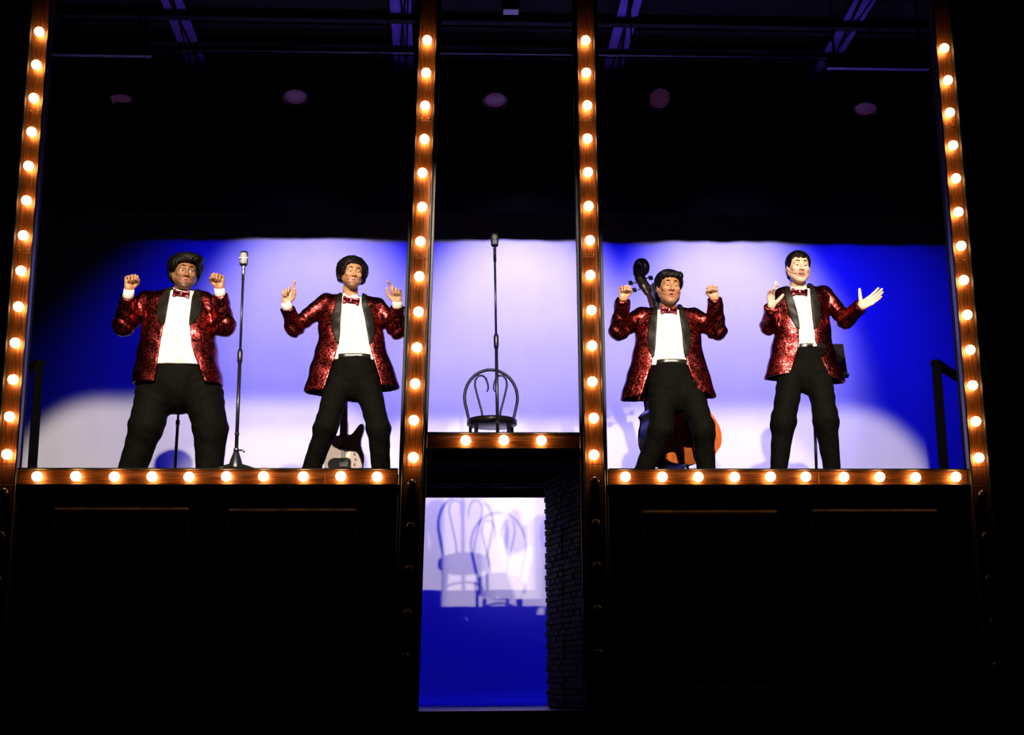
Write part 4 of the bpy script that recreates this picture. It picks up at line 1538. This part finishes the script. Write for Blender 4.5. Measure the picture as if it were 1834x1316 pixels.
# ------------------------------------------------------------------ bentwood chair on the centre platform
yc = 1.30
sc_ = at(881, 757, yc)
ch = empty('bentwood_chair', (sc_[0], yc, ZC + 0.004), 'black bentwood cafe chair with round pink seat and looped back', 'chair')
zs_ = sc_[2] - ZC
CW = mat('black_bentwood', (0.006, 0.005, 0.006), 0.35, 0.0, 0.2)
r0 = (at(927, 760, yc)[0] - at(837, 760, yc)[0]) / 2
MB().lathe([(r0 * 0.93, -0.030), (r0, -0.022), (r0, 0.012), (r0 * 0.96, 0.022), (r0 * 0.90, 0.022), (r0 * 0.88, 0.012)], (0, 0, zs_), 40).build('seat_ring', CW, ch)
sd = MB().lathe([(r0 * 0.90, 0.005), (r0 * 0.88, 0.022), (r0 * 0.6, 0.030), (r0 * 0.2, 0.033), (0.005, 0.033)], (0, 0, zs_), 36).build('seat_pad', noise_mat('rose_seat_fabric', (0.28, 0.06, 0.10), (0.55, 0.30, 0.36), 40, 0.5), ch)
sd['label'] = 'rose pink seat pad'
zt_ = at(884, 660, yc + 0.16)[2] - ZC
yb_ = r0 * 0.80
wtop = (at(931, 700, yc + .15)[0] - at(836, 700, yc + .15)[0]) / 2
arch = [(-r0 * 0.86, yb_ - 0.02, 0.0), (-r0 * 0.84, yb_ - 0.01, zs_)]
H = zt_ - zs_
for a in np.linspace(math.pi * 1.06, -math.pi * 0.06, 23):
    arch.append((wtop * math.cos(a), yb_ + 0.03 + 0.03 * math.sin(a), zs_ + H * 0.50 + H * 0.50 * math.sin(a)))
arch += [(r0 * 0.84, yb_ - 0.01, zs_), (r0 * 0.86, yb_ - 0.02, 0.0)]
MB().tube(arch, 0.013, 10).build('back_arch', CW, ch)
for s in (-1, 1):
    hp = [(s * 0.066, yb_ - 0.01, zs_ + 0.01), (s * 0.078, yb_, zs_ + H * 0.25), (s * 0.112, yb_ + 0.02, zs_ + H * 0.52), (s * 0.134, yb_ + 0.03, zs_ + H * 0.72),
          (s * 0.128, yb_ + 0.035, zs_ + H * 0.82), (s * 0.104, yb_ + 0.04, zs_ + H * 0.885), (s * 0.070, yb_ + 0.04, zs_ + H * 0.89), (s * 0.042, yb_ + 0.035, zs_ + H * 0.84),
          (s * 0.026, yb_ + 0.035, zs_ + H * 0.74), (s * 0.022, yb_ + 0.03, zs_ + H * 0.66), (s * 0.034, yb_ + 0.03, zs_ + H * 0.60)]
    MB().tube(hp, [0.009] * 8 + [0.008, 0.007, 0.005], 9).build('back_loop', CW, ch)
    MB().tube([(s * r0 * 0.62, -r0 * 0.62, zs_ - 0.01), (s * r0 * 0.68, -r0 * 0.70, 0.2), (s * r0 * 0.80, -r0 * 0.85, 0.0)], [0.017, 0.015, 0.012], 10).build('leg', CW, ch)
ring = [(r0 * 0.72 * math.cos(a), r0 * 0.72 * math.sin(a), zs_ * 0.55) for a in np.linspace(0, 2 * math.pi, 28, endpoint=False)]
MB().tube(ring, 0.008, 8, closed=True).build('foot_ring', CW, ch)

# ------------------------------------------------------------------ double bass
WOODB = noise_mat('orange_varnished_spruce', (0.52, 0.10, 0.018), (0.72, 0.19, 0.035), 5, 0.35, (9, 9, 0.7), 6, 0.0, 0.5, coat=0.3)
WOODD = noise_mat('dark_shaded_maple', (0.030, 0.010, 0.008), (0.055, 0.018, 0.012), 6, 0.3, (3, 3, 8), 5, 0.0, 0.5, coat=0.3)  # ribs, back and neck: lack of front light put into a darker wood colour
EBONY = mat('ebony_black', (0.010, 0.009, 0.009), 0.3)
STRING = mat('steel_string', (0.35, 0.33, 0.30), 0.3, 0.9)
BS = 1.0


def bass_half(t):
    """half width of the body, t from the bottom (0) to the neck (1.10 m)"""
    ts = [0.0, 0.02, 0.08, 0.20, 0.34, 0.44, 0.50, 0.56, 0.64, 0.72, 0.80, 0.90, 1.00, 1.06, 1.10]
    ws = [0.03, 0.14, 0.255, 0.325, 0.305, 0.258, 0.208, 0.186, 0.190, 0.218, 0.242, 0.225, 0.150, 0.085, 0.045]
    return float(np.interp(t, ts, ws)) if t not in ts else ws[ts.index(t)]


tgrid = np.concatenate([np.linspace(0, 0.1, 9), np.linspace(0.12, 0.98, 38), np.linspace(1.0, 1.1, 8)])
tsx = [0.0, 0.02, 0.08, 0.20, 0.34, 0.44, 0.485, 0.50, 0.56, 0.64, 0.70, 0.715, 0.80, 0.90, 1.00, 1.06, 1.10]
wsx = [0.03, 0.145, 0.268, 0.342, 0.320, 0.270, 0.268, 0.225, 0.190, 0.195, 0.228, 0.242, 0.246, 0.225, 0.150, 0.085, 0.045]
wv = sinterp(tgrid, tsx, wsx)
DEP = 0.20


def plate(yf, bulge, sgn, w_in):
    vs, fs = [], []
    M = 15
    for t, w_ in zip(tgrid, wv):
        for k in range(M):
            u = -1 + 2 * k / (M - 1)
            env = max(0.0, (1 - abs(u) ** 2.4)) * min(1, w_ / 0.16) * min(1.0, t / 0.12 + 0.05, (1.1 - t) / 0.12 + 0.05)
            vs.append((u * (w_ + w_in) * BS, (yf + sgn * bulge * env) * BS, t * BS))
    for i in range(len(tgrid) - 1):
        for k in range(M - 1):
            a = i * M + k
            q = (a, a + 1, a + M + 1, a + M)
            fs.append(q if sgn < 0 else q[::-1])
    return vs, fs


b0 = at(1238, 846, 1.25)
bass = empty('double_bass', (b0[0] - 0.03, 1.25, ZS + 0.25), 'orange-brown double bass leaning behind the third singer', 'double bass')
link_mesh('belly', *plate(-DEP / 2, 0.035, -1, 0.008), WOODB, bass)
link_mesh('back', *plate(DEP / 2, 0.02, 1, 0.008), WOODD, bass)
vs, fs = [], []
for s in (-1, 1):
    k0 = len(vs)
    for t, w_ in zip(tgrid, wv):
        vs += [(s * w_ * BS, -DEP / 2 * BS, t * BS), (s * w_ * BS, DEP / 2 * BS, t * BS)]
    for i in range(len(tgrid) - 1):
        q = (k0 + 2 * i, k0 + 2 * i + 1, k0 + 2 * i + 3, k0 + 2 * i + 2)
        fs.append(q if s < 0 else q[::-1])
link_mesh('ribs', vs, fs, WOODD, bass)
yf = -DEP / 2 - 0.035
MB().tube([(0, yf + 0.02, 1.02), (0, yf - 0.0, 1.10), (0, -0.085, 1.30), (0, -0.075, 1.50)], [0.036, 0.034, 0.026, 0.024], 12).build('neck', WOODD, bass)
fb = MB()
fb.box((0, yf - 0.045, 1.07), (0.066, 0.022, 0.86), Matrix.Rotation(math.radians(-2.2), 3, 'X'), 0.006)
fb.build('fingerboard', EBONY, bass)
MB().box((0, yf - 0.055, 0.50), (0.13, 0.018, 0.12), None, 0.008).build('bridge', mat('pale_maple', (0.5, 0.33, 0.16), 0.5), bass)
MB().prism([(-.025, .06), (.025, .06), (.045, .36), (-.045, .36)], 0.02, lambda u, v, w_: (u, yf - 0.035 - w_, v)).build('tailpiece', EBONY, bass)
for k in range(4):
    x = -0.021 + 0.014 * k
    MB().tube([(x * 1.3, yf - 0.055, 0.34), (x * 1.6, yf - 0.115, 0.56), (x * 0.7, -0.11, 1.50)], 0.0022, 5).build('string', STRING, bass)
for s in (-1, 1):
    MB().tube([(s * 0.085, yf + 0.008, 0.60), (s * 0.105, yf + 0.004, 0.62), (s * 0.118, yf + 0.002, 0.60), (s * 0.120, yf, 0.52), (s * 0.140, yf + 0.002, 0.44), (s * 0.155, yf + 0.006, 0.42), (s * 0.172, yf + 0.01, 0.44)], 0.0075, 6).build('sound_hole', EBONY, bass)


def scroll(P):
    d = None
    n = 26
    pts, rs = [], []
    # pegbox then the spiral, curling forwards (towards -y)
    pts += [(0, -0.070, 1.46), (0, -0.045, 1.53), (0, -0.02, 1.60), (0, -0.005, 1.655)]
    rs += [0.026, 0.036, 0.036, 0.030]
    for k in range(n):
        a = math.radians(8) + k / (n - 1) * math.pi * 2.5
        r = 0.072 * (1 - 0.72 * k / (n - 1))
        pts.append((0, -0.075 + r * math.cos(a), 1.672 + r * math.sin(a)))
        rs.append(0.026 - 0.006 * k / n)
    Q = P * _a([0.75, 1, 1])
    for i in range(len(pts) - 1):
        e = rcone(Q, pts[i], pts[i + 1], rs[i], rs[i + 1])
        d = e if d is None else smin(d, e, 0.008)
    return d


sc = solid('scroll', scroll, (-.08, -.2, 1.40), (.08, .08, 1.80), 0.006, mat('shade_dark_scroll', (0.012, 0.006, 0.007), 0.35, 0.0, 0.3), bass)  # near-black colour stands in for shade on the scroll
for s, z in ((-1, 1.50), (1, 1.535), (-1, 1.57), (1, 1.605)):
    y = -0.05 + (z - 1.5) * 0.35
    MB().tube([(s * 0.02, y, z), (s * 0.085, y, z), (s * 0.095, y + 0.0, z)], [0.006, 0.006, 0.008], 8).build('peg_shaft', STRING, bass)
    MB().box((s * 0.115, y, z), (0.045, 0.012, 0.038), None, 0.005).build('tuning_key', EBONY, bass)
MB().tube([(0, 0, 0.01), (0, 0, -0.235)], [0.012, 0.006], 8).build('end_pin', STRING, bass)
bass.rotation_mode = 'XYZ'
bass.rotation_euler = (math.radians(-5), math.radians(-11.8), math.radians(28))

# ------------------------------------------------------------------ electric bass guitar on its stand
CREAM = mat('cream_lacquer', (0.62, 0.50, 0.46), 0.2, 0, 0.5, coat=0.5)
PICK = mat('black_pickguard', (0.008, 0.008, 0.009), 0.55, 0.0, 0.12)
MAPLE = noise_mat('maple_fingerboard', (0.48, 0.30, 0.13), (0.60, 0.40, 0.20), 9, 0.4, (6, 6, 1))
outl = [(-0.020, 0.375), (-0.034, 0.345), (-0.060, 0.335), (-0.085, 0.360), (-0.112, 0.405), (-0.135, 0.410), (-0.146, 0.385), (-0.140, 0.335), (-0.126, 0.285), (-0.126, 0.240), (-0.145, 0.180), (-0.160, 0.120),
        (-0.150, 0.055), (-0.115, 0.012), (-0.060, -0.004), (0.000, 0.000), (0.060, 0.000), (0.115, 0.022), (0.152, 0.075), (0.158, 0.140), (0.142, 0.200), (0.128, 0.250), (0.132, 0.300), (0.150, 0.350), (0.158, 0.395), (0.146, 0.425), (0.122, 0.425), (0.095, 0.385), (0.066, 0.345), (0.040, 0.335), (0.028, 0.350)]
outl = [(u * 1.04, v * 1.0) for u, v in outl]


def smooth_outline(o, n=3):
    a = np.array(o)
    for _ in range(n):
        q = 0.75 * a + 0.25 * np.roll(a, -1, 0)
        r = 0.25 * a + 0.75 * np.roll(a, -1, 0)
        a = np.empty((2 * len(a), 2)); a[0::2], a[1::2] = q, r
    return [tuple(p) for p in a]


gb = at(617, 849, 1.20)
gt = empty('bass_guitar', (gb[0], 1.20, ZS + 0.165), 'cream electric bass guitar with black pickguard behind the second singer', 'guitar')
so = smooth_outline(outl, 2)
def layer(o, ya, yb_):
    return MB().prism(o[::-1], yb_ - ya, lambda u, v, w_: (u, ya + w_, v))
gbody = MB()
inset = [(u * 0.965, 0.012 + v * 0.955) for u, v in so]
n = len(so)
rings = [(inset, -0.022), (so, -0.012), (so, 0.012), (inset, 0.022)]
vs, fs = [], []
for o, y in rings:
    vs += [(u, y, v) for u, v in o]
for i in range(3):
    for k in range(n):
        k2 = (k + 1) % n
        fs.append((i * n + k, i * n + k2, (i + 1) * n + k2, (i + 1) * n + k))
fs.append(tuple(range(n - 1, -1, -1))); fs.append(tuple(3 * n + k for k in range(n)))
link_mesh('body', vs, fs, CREAM, gt, False)
pg = smooth_outline([(-0.135, 0.115), (-0.09, 0.150), (-0.03, 0.140), (0.03, 0.145), (0.060, 0.120), (0.055, 0.075), (0.060, 0.035), (0.02, 0.022), (-0.06, 0.020), (-0.12, 0.05)], 2)
MB().prism(pg[::-1], 0.003, lambda u, v, w_: (u, -0.0255 + w_, v)).build('pickguard', PICK, gt)
for (x, z) in ((-0.020, 0.225), (0.020, 0.210)):
    MB().box((x, -0.032, z), (0.046, 0.014, 0.026), None, 0.005).build('pickup', PICK, gt)
MB().box((0, -0.030, 0.085), (0.075, 0.012, 0.05), None, 0.004).build('bridge', IRON, gt)
for (x, z) in ((0.092, 0.165), (0.098, 0.120), (0.090, 0.078)):
    MB().lathe([(0.011, 0), (0.010, 0.012), (0.008, 0.014)], (x, -0.022, z), 14, RY).build('knob', CHROME, gt)
MB().tube([(0, -0.018, 0.30), (0, -0.018, 0.70), (0, -0.018, 1.02)], [0.030, 0.026, 0.022], 12).build('neck', MAPLE, gt)
MB().prism([(-.031, .30), (.031, .30), (.022, 1.02), (-.022, 1.02)], 0.008, lambda u, v, w_: (u, -0.046 + w_, v)).build('fingerboard', MAPLE, gt)
for k in range(16):
    z = 1.02 - 0.72 * (1 - 0.5 ** (k / 12.0)) / (1 - 0.5 ** (20 / 12.0)) * 0.98
    MB().box((0, -0.048, z), (0.056 - 0.012 * (z - .3) / .7, 0.003, 0.003)).build('fret', STRING, gt)
MB().prism(smooth_outline([(-.022, 1.01), (.022, 1.01), (.04, 1.05), (.062, 1.18), (.03, 1.235), (-.018, 1.24), (-.035, 1.19), (-.03, 1.06)], 2)[::-1], 0.016, lambda u, v, w_: (u, -0.026 + w_, v)).build('headstock', MAPLE, gt)
for k in range(4):
    z = 1.07 + 0.035 * k
    MB().tube([(0.03, -0.018, z), (0.085, -0.018, z)], 0.004, 6).build('tuner', CHROME, gt)
    x = -0.018 + 0.012 * k
    MB().tube([(x, -0.046, 0.09), (x * 0.8, -0.051, 0.60), (x * 0.7, -0.050, 1.03)], 0.0014, 5).build('string', STRING, gt)
gt.rotation_euler = (math.radians(-10), math.radians(-3), math.radians(-8))

st = empty('guitar_stand', (gb[0], 1.26, ZS + 0.008), 'black folding stand that holds the cream bass guitar', 'stand')
MB().tube([(0, 0.16, 0.02), (0, 0.14, 0.45), (0, 0.12, 0.62)], 0.010, 8).build('upright', IRON, st)
for s in (-1, 1):
    MB().tube([(0, 0.12, 0.34), (s * 0.16, -0.02, 0.05), (s * 0.19, -0.05, 0.006)], 0.010, 8).build('leg', IRON, st)
    MB().tube([(s * 0.10, 0.02, 0.14), (s * 0.10, -0.14, 0.055), (s * 0.10, -0.15, 0.10)], 0.009, 8).build('cradle_arm', IRON, st)
MB().tube([(0, 0.16, 0.02), (0, 0.24, 0.006)], 0.010, 8).build('leg', IRON, st)


# ------------------------------------------------------------------ music stands
def music_stand(bx, tx, tpy, yy, yaw, zdesk, label):
    b = at(bx, 838, yy)
    t = at(tx, tpy, yy)
    base = np.array([b[0], yy, ZS])
    e = empty('music_stand', base, label, 'music stand', 'black music stands')
    d = (t - base) / (t[2] - base[2])
    top = d * zdesk
    MB().tube([d * 0.12, d * 0.60], 0.012, 10).build('lower_tube', IRON, e)
    MB().tube([d * 0.58, top], 0.009, 10).build('upper_tube', IRON, e)
    MB().tube([d * 0.56, d * 0.60], 0.016, 10).build('clutch', IRON, e)
    for a in (20, 140, 260):
        w_ = math.radians(a)
        q = np.array([math.cos(w_), math.sin(w_), 0])
        MB().tube([d * 0.16, q * 0.14 + [0, 0, 0.09], q * 0.25 + [0, 0, 0.008]], 0.008, 8).build('leg', IRON, e)
    R = Matrix.Rotation(yaw, 3, 'Z') @ Matrix.Rotation(math.radians(-20), 3, 'X')
    c = V(top) + R @ Vector((0, -0.01, 0.13))
    ds = MB().box(c, (0.56, 0.006, 0.33), R, 0.002).build('desk', BLACK, e)
    MB().box(V(top) + R @ Vector((0, -0.035, -0.035)), (0.56, 0.055, 0.006), R).build('shelf', IRON, ds)
    return e


music_stand(1461, 1459, 750, 1.15, math.radians(-4), 0.99, 'black music stand half hidden behind the rightmost singer')
music_stand(313, 320, 730, 1.15, math.radians(12), 0.92, 'black music stand hidden behind the heavy-set leftmost singer')
mb_ = MB().box((0, 0, 0.02), (0.045, 0.05, 0.075), None, 0.005)
fm = mb_.build('floor_box', BLACKENAMEL)
pf = at(1081, 836, 0.25)
fm.location = (pf[0], 0.25, ZS + 0.02)
tag(fm, 'small black box on the platform beside the right middle post', 'box')
